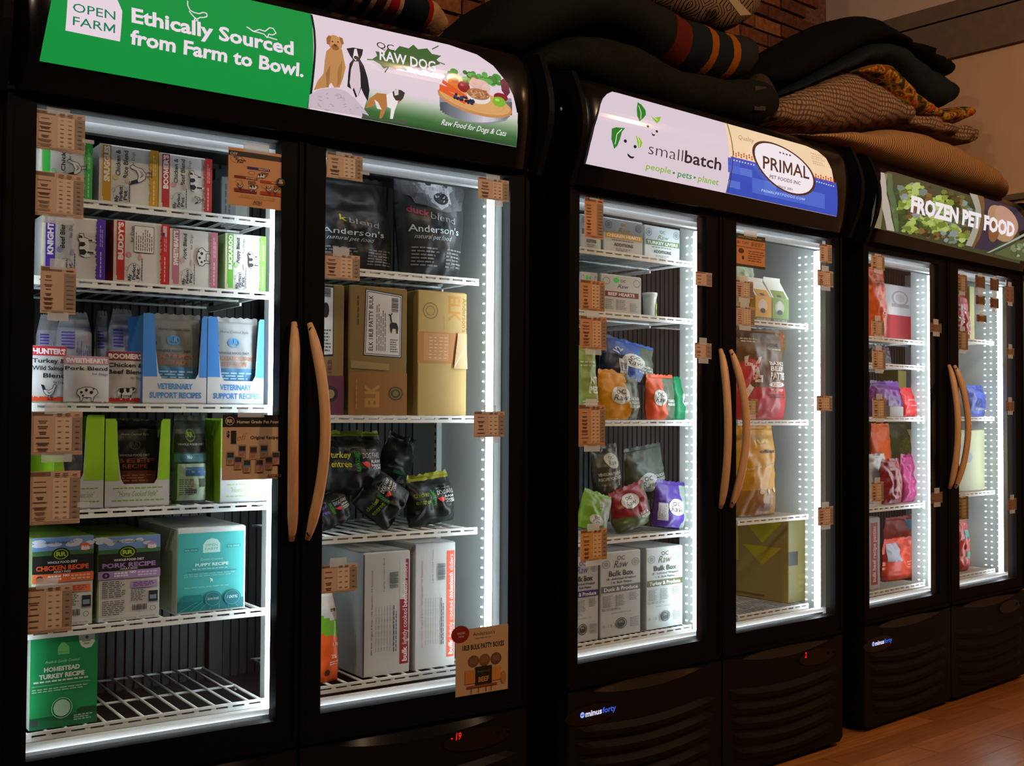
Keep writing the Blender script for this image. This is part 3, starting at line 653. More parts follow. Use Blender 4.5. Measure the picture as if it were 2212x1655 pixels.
def signB(A):
    A.poly([(1265, 354), (1275, 312), (1284, 275), (1297, 226), (1302, 213), (1311, 203), (1322, 198), (1335, 201), (1563, 265), (1577, 330), (1566, 417)], '#dccad6')
    A.poly([(1563, 265), (1740, 315), (1765, 326), (1784, 342), (1796, 366), (1801, 400), (1806, 468), (1566, 417)], '#f2d3ac')
    leaf(A, [(1377, 221), (1385, 226), (1394, 238), (1395, 248), (1389, 256), (1381, 262), (1376, 250), (1375, 235)], '#257a24', [(1379, 228), (1384, 242), (1384, 257)])
    leaf(A, [(1406, 251), (1415, 254), (1427, 252), (1424, 262), (1418, 267), (1412, 260)], '#8dbb2e', [(1409, 252), (1420, 260)])
    leaf(A, [(1321, 278), (1330, 275), (1350, 277), (1343, 285), (1339, 300), (1333, 315), (1326, 322), (1320, 300)], '#257a24', [(1343, 279), (1332, 290), (1328, 312)])
    leaf(A, [(1373, 293), (1381, 298), (1387, 308), (1384, 318), (1378, 320), (1376, 308)], '#8dbb2e', [(1376, 295), (1381, 307), (1380, 318)])
    for x, y, r in ((1399, 273, 2.6), (1418, 284, 2.6), (1350, 305, 3.4), (1371, 317, 3.4)): A.ell((x, y), (r, r*1.1), '#15161c', n=12)
    A.poly([(1406, 285), (1409, 290), (1415, 291), (1412, 294), (1408, 293)], '#15161c'); A.poly([(1354, 331), (1362, 338), (1370, 339), (1366, 343), (1360, 342), (1355, 337)], '#15161c')
    A.text('small', (1399, 332), (1473, 350), 26, '#25242b', bold=-.012); A.text('batch', (1477, 351), (1556, 368), 26, '#1b1a20', bold=.015)
    A.text('people', (1394, 364), (1447, 377), 13, '#86b52c', bold=.01); A.text('pets', (1462, 381), (1492, 388), 13, '#2f8f3a', bold=.01); A.text('planet', (1506, 391), (1550, 401), 13, '#86b52c', bold=.01)
    A.ell((1454, 374), (2.6, 2.6), '#2f8f3a', n=10); A.ell((1499, 384), (2.6, 2.6), '#2f8f3a', n=10)
    A.poly([(1577, 338), (1805, 395), (1806, 468), (1566, 417)], '#2a4bb8')
    R = random.Random(9)
    for i in range(9):
        for j in range(5):
            x = 1571+i*26; y = 340+i*6.0+j*16
            if R.random() < .5 and x+24 < 1802 and y+15 < 415+i*5.6 and y > 338+i*6.5: A.poly([(x, y), (x+26, y+6), (x+26, y+22), (x, y+16)], R.choice(['#4667cc', '#3a59c4', '#5070d0']))
    for i in range(9):
        for j in range(2):
            A.poly([(1580+i*5.5, 326+j*5+i*1.3+(i % 2)*3), (1583+i*5.5, 327+j*5+i*1.3+(i % 2)*3), (1583+i*5.5, 331+j*5+i*1.3+(i % 2)*3), (1580+i*5.5, 330+j*5+i*1.3+(i % 2)*3)], '#c9541f')
            if i < 8: A.poly([(1758+i*5.2, 375+j*5+i*1.3+(i % 2)*3), (1761+i*5.2, 376+j*5+i*1.3+(i % 2)*3), (1761+i*5.2, 380+j*5+i*1.3+(i % 2)*3), (1758+i*5.2, 379+j*5+i*1.3+(i % 2)*3)], '#c9541f')
    for i in range(8): A.ell((1581+i*6, 347+i*1.5), (1.6, 1.6), '#d8dcf4', n=6); A.ell((1760+i*5, 393+i*1.5), (1.5, 1.5), '#d8dcf4', n=6)
    A.text('Quality', (1590, 301), (1624, 311), 9, '#b06a52', bold=-.005, shear=.3)
    for i in range(5): A.text(['FROZEN', 'RAW FORMULAS', 'DOGS & CATS', 'SNACKS', 'TREATS'][i], (1746+i*1, 334+i*5.2), (1776-(i % 2)*5, 341+i*5.2), 2.6, '#c26a3a')
    A.ell((1690, 365), (66, 49), '#f3e9f0', ang=-.2, n=40); A.ell((1690, 365), (66, 49), '#4a2418', ang=-.2, n=44, ring=.075)
    A.text('PRIMAL', (1642, 364), (1742, 389), 27, '#45211a', bold=.012); A.text('PET FOODS INC', (1656, 386), (1723, 401), 7.5, '#5b3024', bold=.01); A.text('SINCE 2001', (1673, 406), (1705, 413), 5, '#5b3024', bold=.01)
    for i in range(4): A.ell((1679+i*7, 331+i*2), (2.2, 2.2), '#6b4638', n=5)
    A.text('PRIMALPETFOODS.COM', (1638, 414), (1731, 435), 5, '#c9d2f5', bold=.01, sp=1.2)
    A.line([(1563, 266), (1572, 298), (1577, 330), (1574, 370), (1566, 416)], .004, '#3a2620')
sign('B', FB, OB, signB, 'lit sign half pale with leaf faces, half blue and cream with an oval badge')
def signC(A):
    out = [(1880, 490), (1884, 455), (1893, 415), (1902, 385), (1908, 374), (1918, 370), (1935, 373), (2060, 411), (2140, 436), (2172, 450), (2190, 468), (2199, 492), (2203, 520), (2203, 570)]
    A.poly(out, '#3b3f27')
    R = random.Random(12)
    A.poly([(1880, 490), (1893, 415), (1904, 378), (1918, 374), (1912, 400), (1906, 440), (1902, 495)], '#7c7256')
    A.poly([(1902, 372), (1910, 374), (1915, 420), (1925, 470), (1932, 500), (1915, 497), (1905, 450), (1901, 400)], '#b0a79a')
    A.poly([(1916, 373), (1926, 376), (1928, 410), (1938, 450), (1940, 502), (1934, 500), (1924, 450), (1916, 410)], '#4f6340')
    for i in range(330):
        x = R.uniform(1938, 2084); y = R.uniform(.0, 1); e = (x-1930); top = 388+e*.27; bt = 497+e*.24; yy = top+(bt-top)*y; r = min(R.uniform(4, 11), yy-top+4, bt-yy+4)
        g_ = noise.noise(Vector((x*.03, yy*.03, 3)))
        c = R.choice(['#7d8f35', '#9aab4c', '#68782f', '#aab868'] if g_ > .05 else ['#3a3f1e', '#4a3a1c', '#6b4f26', '#2d2f18', '#7a5c30'] if g_ < -.12 else ['#6d7a72', '#59632f', '#808a88', '#454f24'])
        A.poly([(x+r*1.2*math.cos(t+i)*R.uniform(.6, 1.1), yy+r*.9*math.sin(t+i)*R.uniform(.7, 1)) for t in [q*math.pi/3 for q in range(6)]], c)
    A.poly([(2075, 420), (2092, 424), (2100, 455), (2097, 490), (2080, 535), (2066, 532), (2082, 495), (2088, 455)], '#9c9a8c')
    A.poly([(2092, 424), (2106, 428), (2106, 470), (2096, 520), (2084, 537), (2080, 535), (2097, 490), (2100, 455)], '#6a4a2a')
    A.poly([(2106, 430), (2175, 452), (2192, 470), (2199, 495), (2150, 520), (2118, 545), (2086, 538), (2098, 515)], '#25243b')
    A.ell((2146, 485), (30, 38), '#a98561', ang=-.15, n=24); A.ell((2156, 480), (24, 32), '#b98d78', ang=-.15, n=24); A.ell((2128, 500), (12, 26), '#7d5230', ang=-.3, n=16)
    A.poly([(2112, 548), (2118, 548), (2203, 507), (2203, 501)], '#9aa39b')
    A.poly([(2128, 550), (2203, 512), (2203, 568), (2170, 562)], '#4d5a35')
    for i in range(16): A.ell((R.uniform(2165, 2198), R.uniform(530, 555)), (R.uniform(3, 7), R.uniform(3, 6)), R.choice(['#6f7f5f', '#8b9a82', '#3f4a2c']), n=8)
    A.text('FROZEN PET FOOD', (1946, 456), (2170, 516), 32, '#eee6ea', bold=.05)
sign('C', FC, OC, signC, 'lit sign with a photo of lettuce and bowls under white words')
# ------------------------------------------------------------------ packed goods
def xz(k, x0, x1, ytop, y, z0):
    """photo left, right and top-left pixel of a front face at depth y -> x0, x1, z1"""
    ym = (ytop+ytop+60)/2; a, zt = un(k, x0, ytop, y); b, _ = un(k, x1, ytop, y); return a, b, zt
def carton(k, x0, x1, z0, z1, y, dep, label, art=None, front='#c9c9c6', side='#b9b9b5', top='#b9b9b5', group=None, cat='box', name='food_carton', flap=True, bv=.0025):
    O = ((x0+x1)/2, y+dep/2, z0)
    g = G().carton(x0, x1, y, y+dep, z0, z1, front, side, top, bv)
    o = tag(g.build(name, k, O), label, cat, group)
    if flap:
        G().box(x0+.004, x1-.004, y+.004, y+dep/2-.001, z1, z1+.0012, top).box(x0+.004, x1-.004, y+dep/2+.001, y+dep-.004, z1, z1+.0012, top).build('lid_flap', k, O, o)['kind'] = 'stuff'
    if art:
        A = Art(k, y, (x0, z0, x1-x0, z1-z0)); A.l = 2; art(A); A.build('printed_front', O, o)
    return o
# --- animals used on the printed cartons (drawn lying on their side when r=1)
def T2(cx, cy, s, r, asp=1):
    def f(p):
        x, y = p
        if r: x, y = -y, x
        return (cx+x*s, cy+y*s*asp)
    return f
def cow(A, cx, cy, s, r=0, asp=1, col='#1b1b1d'):
    f = T2(cx, cy, s, r, asp)
    A.poly([f(p) for p in [(-.9, .1), (-.75, .42), (-.2, .5), (.35, .48), (.6, .62), (.95, .5), (1, .2), (.7, .1), (.6, -.2), (.55, -.75), (.42, -.75), (.38, -.25), (-.3, -.25), (-.4, -.75), (-.55, -.75), (-.6, -.2), (-.8, -.4)]], '#d6d6d4')
    for q in ([(-.7, .4), (-.3, .46), (-.25, .1), (-.45, -.1), (-.72, .1)], [(-.05, .48), (.3, .44), (.32, .1), (.1, .0), (-.05, .2)], [(.6, .55), (.85, .5), (.8, .28), (.62, .25)], [(.42, -.2), (.56, -.2), (.54, -.5), (.44, -.5)], [(-.55, -.1), (-.4, -.15), (-.42, -.6), (-.54, -.6)]):
        A.poly([f(p) for p in q], col)
    A.line([f(p) for p in [(-.9, .1), (-.75, .42), (-.2, .5), (.35, .48), (.6, .62), (.95, .5), (1, .2), (.7, .1), (.6, -.2)]], .0012, col)
def hen(A, cx, cy, s, r=0, asp=1, col='#1b1b1d'):
    f = T2(cx, cy, s, r, asp)
    b = [(-.8, .6), (-.5, .2), (-.1, .1), (.3, .3), (.45, .75), (.6, .8), (.75, .6), (.6, .3), (.5, -.2), (.1, -.5), (-.3, -.45), (-.6, -.1), (-.8, .6)]
    A.poly([f(p) for p in b], '#d3d4d2'); A.line([f(p) for p in b], .0014, col)
    A.poly([f(p) for p in [(-.95, .8), (-.6, .7), (-.4, .2), (-.7, .1)]], col); A.line([f(p) for p in [(-.3, 0), (.0, -.2), (.3, .0)]], .001, col); A.line([f(p) for p in [(-.2, -.1), (.0, -.3), (.25, -.15)]], .001, col)
    for x in (-.1, .2): A.line([f(p) for p in [(x, -.5), (x+.05, -.95), (x+.25, -1)]], .0014, col); A.line([f(p) for p in [(x+.05, -.95), (x-.1, -1)]], .0014, col)
def pig(A, cx, cy, s, r=0, asp=1, col='#2a2a2c'):
    f = T2(cx, cy, s, r, asp)
    b = [(-.9, 0), (-.8, .35), (-.3, .55), (.3, .55), (.8, .35), (.95, .05), (.75, -.15), (.6, -.3), (.55, -.7), (.4, -.7), (.35, -.35), (-.3, -.35), (-.4, -.7), (-.55, -.7), (-.6, -.3), (-.9, 0)]
    A.poly([f(p) for p in b], '#cfcfce'); A.line([f(p) for p in b], .0016, col)
    for x, y, q in ((-.1, .3, .14), (.35, .1, .16), (-.5, .1, .12), (.5, .38, .08), (-.35, -.2, .1)): A.ell(f((x, y)), (q*s, q*s*asp), col, n=7)
def grass(A, u0, u1, v0, vertical, c, n=16, amp=.03, edge=1):
    """ragged grass band. horizontal: from v0 to bottom edge; vertical: from u0 to the right edge"""
    R = random.Random(n)
    if vertical: pts = [(1, 0), (1, 1)]+[(u0+amp*R.uniform(-.3, 1)*(1 if i % 2 else -1), 1-i/(2*n)) for i in range(2*n+1)]
    else: pts = [(1, 0), (0, 0)]+[(i/(2*n), v0+amp*R.uniform(-.3, 1)*(1 if i % 2 else -1)) for i in range(2*n+1)]
    A.poly(pts, c)
def perfect(title, sub, c, animal, tc='#e6e2dc', two=None):
    """white patty box lying on its side: coloured name strip up the left, grass strip up the right"""
    def f(A):
        A.rect((.055, .01), (.20, .99), c); A.text(title, (.17, .36), (.17, .97), .085, tc, bold=.05)
        A.line([(.06, .1), (.06, .02), (.20, .02)], .002, '#d9d7cf')
        A.rect((0, 0), (.045, 1), '#c5bca6')
        y1 = .93; lines = sub
        for i, t in enumerate(lines): A.text(t, (.35+i*.13, .93-.45-.02*i), (.35+i*.13, .93), .075, '#232325', bold=.02)
        A.text('for Dogs', (.35+len(lines)*.12, .66), (.35+len(lines)*.12, .92), .05, '#3a3a3c')
        A.ell((.27, .45), (.05, .05), mixh('#c9c9c6', c, .4)); A.ell((.47, .42), (.03, .06), mixh('#c9c9c6', c, .3))
        A.ell((.37, .15), (.13, .17), '#2c2c30', n=26, ring=.03)
        A.ell((.24, .22), (.03, .035), '#2c2c30', n=12, ring=.12)
        for i, (t, e) in enumerate((('My', .14), ('Perfect', .30), ('Pet', .24))): A.text(t, (.32+i*.075, .03+.02*i), (.32+i*.075, e), .06, '#24203c', bold=.02)
        A.vgreek((.49, .04), (.53, .42), 1, '#3b3b40', words=8)
        grass(A, .85, 1, 0, True, c, 18, .025)
        A.vgreek((.90, .55), (.96, .95), 2, mixh(c, '#ffffff', .6), 3); A.vgreek((.90, .05), (.95, .5), 1, mixh(c, '#ffffff', .6), 4)
        fa = (A.face[2]/A.face[3])
        animal(A, .68, .54, .21, 1, fa)
        if two: two(A, .74, .22, .09, 1, fa)
    return f
k = 'A'
def rowbox(k, s, i, x0, x1, ytop, y, dep, label, art, **kw):
    z0 = SHELF[k, s][i]; yy = ytop
    a, zt = un(k, x0, ytop, y); b, _ = un(k, x1, ytop+30, y)
    return carton(k, a, b, z0, zt, y, dep, label, art, **kw)
GR = 'patty boxes standing on edge'
rowbox('A', 0, 0, 86, 200, 296, .115, .30, 'green and white patty box with a hen drawing half hidden by price cards', perfect('', ['', 'Chicken'], '#38a845', hen), group=GR)
rowbox('A', 0, 0, 215, 342, 309, .115, .30, 'mustard yellow patty box lettered SNUGGLES on the top shelf', perfect('SNUGGLES', ['Chicken &', 'Rice Blend'], '#b98a16', hen), group=GR)
rowbox('A', 0, 0, 344, 458, 329, .115, .30, 'white box with dark red edges lettered BOOMER\'S on the top shelf', perfect("BOOMER'S", ['Chicken &', 'Beef Blend'], '#a3282b', cow, two=hen), group=GR)
def ghostart(A): A.vgreek((.1, .1), (.35, .9), 2, '#2c2c2c'); A.rect((.5, .1), (.9, .9), '#6c6f68')
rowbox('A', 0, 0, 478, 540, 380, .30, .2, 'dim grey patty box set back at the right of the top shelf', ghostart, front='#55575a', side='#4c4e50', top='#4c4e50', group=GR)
rowbox('A', 0, 1, 92, 228, 462, .115, .30, 'white box with violet grass edge lettered KNIGHT\'S', perfect("KNIGHT'S", ['Beef Blend'], '#4a2aa0', cow), group=GR)
def buddy(A):
    perfect("BUDDY'S", [], '#b81f24', lambda *a: None)(A)
    A.rect((.36, .5), (.72, .93), '#dedbd6'); A.line([(.36, .5), (.36, .93), (.72, .93), (.72, .5), (.36, .5)], .0012, '#333333'); A.vgreek((.38, .53), (.70, .9), 8, '#555555', 5)
    for i in range(6): A.rect((.885+i*.012, .8), (.892+i*.012, .97), '#e8dedd')
    A.rect((.88, .8), (.915, .86), '#27346a')
rowbox('A', 0, 1, 246, 365, 474, .115, .30, 'white and bright red box lettered BUDDY\'S with a feeding table', buddy, side='#8a2026', group=GR)
rowbox('A', 0, 1, 367, 470, 493, .115, .30, 'dusty pink box lettered SWEETHEART\'S with a pig drawing', perfect("SWEETHEART'S", ['Pork Blend'], '#b06a7e', pig), group=GR)
rowbox('A', 0, 1, 487, 574, 503, .115, .30, 'lime green box lettered BUCKAROO beside the light strip', perfect('BUCKAROO', ['Puppy Blend'], '#62a534', cow), side='#8fb070', group=GR)
# ---- bags and pouches
def interp(pts, t):
    for i in range(len(pts)-1):
        if t <= pts[i+1][0]: q = (t-pts[i][0])/max(1e-6, pts[i+1][0]-pts[i][0]); return pts[i][1]+(pts[i+1][1]-pts[i][1])*q
    return pts[-1][1]
def pouch(k, cx, z0, w, h, y, th, label, col, art=None, tilt=0, seed=1, wp=None, tp=None, crease=.012, name='food_pouch', cat='pouch', group=None, gloss=True, yaw=0, lean=0, lift=.0016, film=None, seal=True, nu=26, nv=30):
    """filled bag: front is bowed, edges are sealed. col: ink or function (u,v)->ink; wp/tp: width and thickness profiles over height; y is the depth of the front-most belly"""
    wp = wp or [(0, .96), (.15, 1), (.8, .97), (1, .9)]; tp = tp or [(0, .55), (.12, .95), (.45, 1), (.8, .6), (.93, .15), (1, .04)]
    R = random.Random(seed); off = Vector((R.uniform(0, 50), R.uniform(0, 50), R.uniform(0, 50)))
    cf = (lambda u, v: ('g' if gloss else '')+(col(u, v) if callable(col) else col))
    ct, st = math.cos(tilt), math.sin(tilt); cy, sy = math.cos(yaw), math.sin(yaw)
    def place(X, Y, Z):
        Y += lean*Z
        X, Y = X*cy-Y*sy, X*sy+Y*cy
        Zc = Z-h/2; X, Zc = X*ct+Zc*st, -X*st+Zc*ct
        return (cx+X, y+th/2+Y, z0+hh/2+Zc)
    hh = h*abs(ct)+w*abs(st)*.8
    def side(u, v, sgn):
        U = 2*u-1; e = (max(0, 1-abs(U)**2.6))**.55; t = th/2*interp(tp, v)*e
        X = w/2*U*interp(wp, v)*(1+.02*math.sin(v*9+seed))
        Z = v*h
        p = Vector((X*14, Z*14, sgn*3))+off
        d = noise.noise(p)*.6+abs(noise.noise(p*2.1))*.7-abs(noise.noise(Vector((p.x*.8+p.y*.8, p.y*.9-p.x*.9, 2))))*.9
        Y = sgn*t+sgn*d*crease*(.25+e)*(1 if .02 < v < .98 else .3)
        return X, Y, Z
    gu = [[place(*side(i/nu, j/nv, -1)) for i in range(nu+1)] for j in range(nv+1)]
    g = G(); g.grid(lambda u, v: gu[round(v*nv)][round(u*nu)], nu, nv, None, cm=cf)
    g.grid(lambda u, v: place(*side(1-u, v, 1)), nu, nv, None, cm=lambda u, v: cf(1-u, v))
    for f in (lambda v: 0, lambda v: 1):
        u_ = f(0); vs = []
        for j in range(nv+1): vs += [gu[j][round(u_*nu)], place(*side(u_, j/nv, 1))]
        g.add(vs, [(2*j, 2*j+1, 2*j+3, 2*j+2) for j in range(nv)], cf(u_, .5))
    for j in (0, nv):
        vs = []
        for i in range(nu+1): vs += [gu[j][i], place(*side(i/nu, j/nv, 1))]
        g.add(vs, [(2*i, 2*i+1, 2*i+3, 2*i+2) for i in range(nu)], cf(.5, j/nv))
    mz = min(v[2] for v in g.v)
    if mz != z0:
        dz = z0-mz; g.v = [(a, b, c+dz) for a, b, c in g.v]; gu = [[(p[0], p[1], p[2]+dz) for p in r] for r in gu]
    O = (cx, y+th/2, z0)
    o = tag(g.build(name, k, O, weld=True), label, cat, group)
    if film: o.data.materials.clear(); o.data.materials.append(film)
    if seal:
        sg = G(); vs = []
        for i in range(nu+1):
            a = Vector(gu[nv][i]); b = Vector(gu[nv-1][i]); d = (a-b).normalized(); q = .012+.002*math.sin(i*1.7+seed); vs += [tuple(a), tuple(a+d*q+Vector((0, .002*math.sin(i), 0)))]
        sg.add(vs, [(2*i, 2*i+2, 2*i+3, 2*i+1) for i in range(nu)], M_FILM if film else cf(.5, .99), True); sg.build('crimped_seal', k, O, o)
    if art:
        A = Art(k, 0, (0, 0, 1, 1), step=.00006); A.l = 1; art(A)
        n1 = [i/nu for i in range(1, nu)]; n2 = [j/nv for j in range(1, nv)]
        def surf(u, v, off):
            U = min(max(u, 0), .9999)*nu; V = min(max(v, 0), .9999)*nv; i, j = int(U), int(V); a, b = U-i, V-j
            p = [gu[j][i], gu[j][i+1], gu[j+1][i], gu[j+1][i+1]]
            return tuple((p[0][q]*(1-a)+p[1][q]*a)*(1-b)+(p[2][q]*(1-a)+p[3][q]*a)*b-(off+lift if q == 1 else 0) for q in range(3))
        # uv units are 0..1; scale text by the true aspect
        A.build('printed_front', O, o, surf=surf, cuts=(n1[::1], n2[::1]))
    return o
def pxbag(k, x0, x1, y0, y1, y, th, label, col, art=None, z0=None, **kw):
    """bag from its photo extent: left, right, top, bottom pixels at belly depth y"""
    xm = (x0+x1)/2; ym = (y0+y1)/2
    a, _ = un(k, x0, ym, y+th/2); b, _ = un(k, x1, ym, y+th/2); _, zt = un(k, xm, y0, y+th/2); _, zb = un(k, xm, y1, y)
    if z0 is None: z0 = zb
    t = kw.get('tilt', 0); W = b-a; H = zt-z0; ct, st = abs(math.cos(t)), abs(math.sin(t))
    if st > .05: # recover the unrotated size from the tilted extent
        det = ct*ct-st*st
        if abs(det) > .45: w_, h_ = (W*ct-H*st)/det, (H*ct-W*st)/det
        else: w_ = h_ = (W+H)/2/(ct+st)
        w_ = max(w_, W*.55); h_ = max(h_, H*.55)
    else: w_, h_ = W, H
    return pouch(k, (a+b)/2, z0, w_, h_, y, th, label, col, art, **kw)
# row three, left door: clear bags behind three white cards of pouches, two blue trays
def tube_art(A):
    for i in range(6): A.rect((.1, .80-i*.035), (.45, .82-i*.035), '#5646a8')
    A.vgreek((.5, .3), (.9, .75), 7, '#5f73b8', 4); A.rect((.12, .2), (.4, .5), '#5a63b0')
for (x0, x1, y0, y1, yy, lab) in ((76, 132, 690, 850, .24, 'violet printed white bag of food at the far left, behind the HUNTER\'S pouch'), (118, 200, 684, 850, .21, 'white bag of food with violet bars, second from left of the bagged row'),
                              (203, 236, 682, 850, .25, 'narrow white bag with violet stripes behind the SWEETHEART\'S pouch'), (232, 292, 678, 850, .22, 'white and violet bag rising behind the BOOMER\'S pouch')):
    pxbag('A', x0, x1, y0, y1, yy, .07, lab, lambda u, v: '#a9a9b4' if v < .88 else '#8e8e92', tube_art, z0=.018, seed=x0, group='violet printed bags on the third shelf', crease=.010, wp=[(0, 1), (.8, .95), (1, .7)])
def cardp(title, tc, body, an, gc):
    def f(A):
        A.rect((.0, .83), (1, .995), tc); A.text(title, (.04, .86), (.97, .86), .09, '#ece8ec', bold=.05)
        for i, t in enumerate(body): A.text(t, (.96-.13*min(len(t), 7.2), .70-i*.13), (.96, .70-i*.13), .075, '#242428', bold=.02)
        A.text('for Dogs', (.6, .70-len(body)*.13+.03), (.96, .70-len(body)*.13+.03), .045, '#3a3a3e')
        grass(A, 0, 1, .10, False, gc, 14, .02); A.rect((0, 0), (1, .03), '#8b8577')
        an(A, .5, .2, .26, 0, A.face[2]/A.face[3])
    return f
pz = .018
def pouchcard(x0, x1, yt, yb, y, lab, art):
    a, zt = un('A', x0, yt, y); b, _ = un('A', x1, yt, y)
    O = ((a+b)/2, y, pz); W, H = b-a, zt-pz
    g = G(); g.grid(lambda u, v: (a+W*u, y-.012*math.sin(math.pi*u)*math.sin(math.pi*v), pz+H*v), 10, 12, '#c4c4c6'); g.grid(lambda u, v: (b-W*u, y+.022*math.sin(math.pi*u)*math.sin(math.pi*v)+.002, pz+H*v), 10, 12, '#a9a9ad')
    o = tag(g.build('patty_pouch', 'A', O, weld=True), lab, 'pouch', 'white patty pouches at the front of the third shelf')
    A = Art('A', 0, (a, pz, W, H)); A.l = 2; art(A)
    A.build('printed_front', O, o, surf=lambda x, z, off: (x, y-.012*math.sin(math.pi*(x-a)/W)*math.sin(math.pi*(z-pz)/H)-off-.001, z), cuts=([a+W*i/10 for i in range(1, 10)], [pz+H*i/12 for i in range(1, 12)]))
pouchcard(68, 144, 746, 862, .150, 'white pouch with orange grass lettered HUNTER\'S, turkey and wild salmon', cardp("HUNTER'S", '#c4282c', ['Turkey &', 'Wild Salmon', 'Blend'], hen, '#d1451f'))
pouchcard(138, 236, 768, 866, .118, 'white pouch with a pink band and a spotted pig lettered SWEETHEART\'S', cardp("SWEETHEART'S", '#c08a97', ['Pork Blend'], pig, '#c9c9c9'))
pouchcard(231, 312, 758, 866, .135, 'white pouch with a dark red band and a cow lettered BOOMER\'S', cardp("BOOMER'S", '#8c2a35', ['Chicken &', 'Beef Blend'], cow, '#b22a22'))
def tray(k, x0, x1, yt, y, z0, dep, label, c1, c2, split, lines, tcol, cut=(.13, .87, .36, .30), script=False, torn=True):
    a, zt = un(k, x0, yt, y); b, _ = un(k, x1, yt, y); W, H = b-a, zt-z0; O = ((a+b)/2, y+dep/2, z0); T = .003
    u0, u1, vb, m = cut
    outline = [(0, 0), (1, 0), (1, 1), (u1+.03, 1), (u1, .97), (u1-.05, vb+.06), (u1-.10, vb), (u0+.12, vb), (u0+.07, vb+.06), (u0+.02, .6), (u0, .97), (u0-.03, 1), (0, 1)]
    P = [(a+u*W, z0+v*H) for u, v in outline]
    g = G(); g.prism(P, y, y+T, c2)
    g.box(a, a+T, y+T, y+dep, z0, zt-.004, c1); g.box(b-T, b, y+T, y+dep, z0, zt-.004, c1); g.box(a, b, y+dep-T, y+dep, z0, zt, c1); g.box(a, b, y, y+dep, z0, z0+T, c2)
    o = tag(g.build('display_tray', k, O), label, 'box', 'cut-out display trays')
    A = Art(k, y, (a, z0, W, H)); A.l = 1; zs = split
    # coloured upper ears on the front
    L = [(0, zs), (u0+.07-(.0), zs)] if zs > vb+.06 else [(0, zs), (u0+.09, zs)]
    A.poly([(0, zs), (u0+.05, zs), (u0+.02, .6), (u0, .97), (u0-.03, 1), (0, 1)], c1); A.poly([(u1-.045, zs), (1, zs), (1, 1), (u1+.03, 1), (u1, .97)], c1)
    for i, t in enumerate(lines):
        if script: A.text(t, (.2, .12), (.82, .12), .06, tcol, bold=.0, shear=.35); A.greek((.12, .2), (.9, .23), 1, tcol, 2, words=9, ragged=.02); A.greek((.1, .06), (.92, .09), 1, tcol, 3, words=9, ragged=.02)
        else: A.text(t, (.22 if i == 0 else .1, .165-i*.10), (.78 if i == 0 else .92, .165-i*.10), .06, tcol, bold=.035)
    A.build('printed_front', O, o)
    return a, b, zt
def pack(A0, c1, c2, t1, t2, dark=False):
    def f(A):
        A.text('Home Cooked Style', (.22, .86), (.8, .86), .03, '#333333' if not dark else '#8b9b83', shear=.3)
        A.ell((.5, .74), (.12, .06), c1, n=20, ring=.25); A.text('RR', (.42, .72), (.58, .72), .06, c1, bold=.04)
        A.ell((.12, .70), (.09, .05), '#1e3557', n=8)
        A.text('WHOLE FOOD DIET', (.2, .60), (.8, .60), .025, '#3a3a3a' if not dark else '#7e8a7a', bold=.02)
        A.text(t1, (.1, .52), (.9, .52), .05, c2, bold=.01); A.text(t2, (.25, .45), (.75, .45), .05, c2, bold=.01)
        A.rect((0, .25), (1, .42), '#3d6f96' if not dark else '#5a2c18'); A.greek((.1, .28), (.9, .38), 3, '#9cc4dd' if not dark else '#8a5a3a', 4)
        A.greek((.05, .05), (.55, .22), 6, '#5b5b5b', 5); A.rect((.62, .05), (.92, .2), '#7a3b3c' if not dark else '#4a2020')
    return f
for (x0, x1, yt, lab, t1, t2, fx) in ((311, 448, 676, 'blue and white veterinary support tray, the left of two', 'KIDNEY SUPPORT', 'TURKEY RECIPE', (338, 440, 690)), (450, 571, 684, 'blue and white veterinary support tray beside the light strip', 'PANCREATIC SUPPORT', 'BEEF RECIPE', (470, 562, 702))):
    a, b, zt = tray('A', x0, x1, yt, .112, .018, .26, lab, '#3f83cf', '#c3c6ca', .30 if x0 < 400 else .31, ['VETERINARY', 'SUPPORT RECIPES'], '#3f7fbe', cut=(.17, .92, .28, .3) if x0 < 400 else (.17, .90, .27, .3))
    pouch('A', (a+b)/2, .022, (b-a)*.9, (zt-.022)*.96, .124, .035, 'clear vacuum pack with white label '+('in the left blue tray' if x0 < 400 else 'in the right blue tray'), '#8b8e90' if x0 > 400 else '#6a6c6e', pack(0, '#3f83b4', '#a4603a', t1, t2), seed=x0, crease=.004, group='vacuum packs in the blue trays', wp=[(0, 1), (1, 1)], tp=[(0, .7), (.5, 1), (.9, .5), (1, .1)])
# row four
zr = -.232
a, b, zt = tray('A', 118, 226, 896, .112, zr, .26, 'lime green and white display tray half hidden behind price cards at far left', '#8cbb1a', '#bdbfc0', .30, ['"Home Cooked Style"'], '#7da83c', cut=(.15, .64, .32, .3), script=True)
pouch('A', a+.055, zr+.004, .085, .14, .124, .035, 'dim grey food pack with a red bird picture in the far left lime tray', '#56585c', lambda A: (A.ell((.6, .5), (.3, .12), '#7d1f22', n=9), A.poly([(.7, .4), (1, .15), (.9, .1), (.6, .35)], '#5e3222')), seed=4, crease=.004)
a, b, zt = tray('A', 229, 368, 905, .112, zr, .26, 'lime green and white Home Cooked Style tray in the middle of its shelf', '#8cbb1a', '#bdbfc0', .30, ['"Home Cooked Style"'], '#7da83c', cut=(.17, .86, .26, .3), script=True)
pouch('A', (a+b)/2, zr+.004, (b-a)*.8, (zt-zr)*.92, .135, .035, 'dark vacuum pack low in the middle lime tray', '#141513', pack(0, '#20351c', '#7a3a1a', 'BEEF', 'RECIPE', True), seed=8, crease=.004)
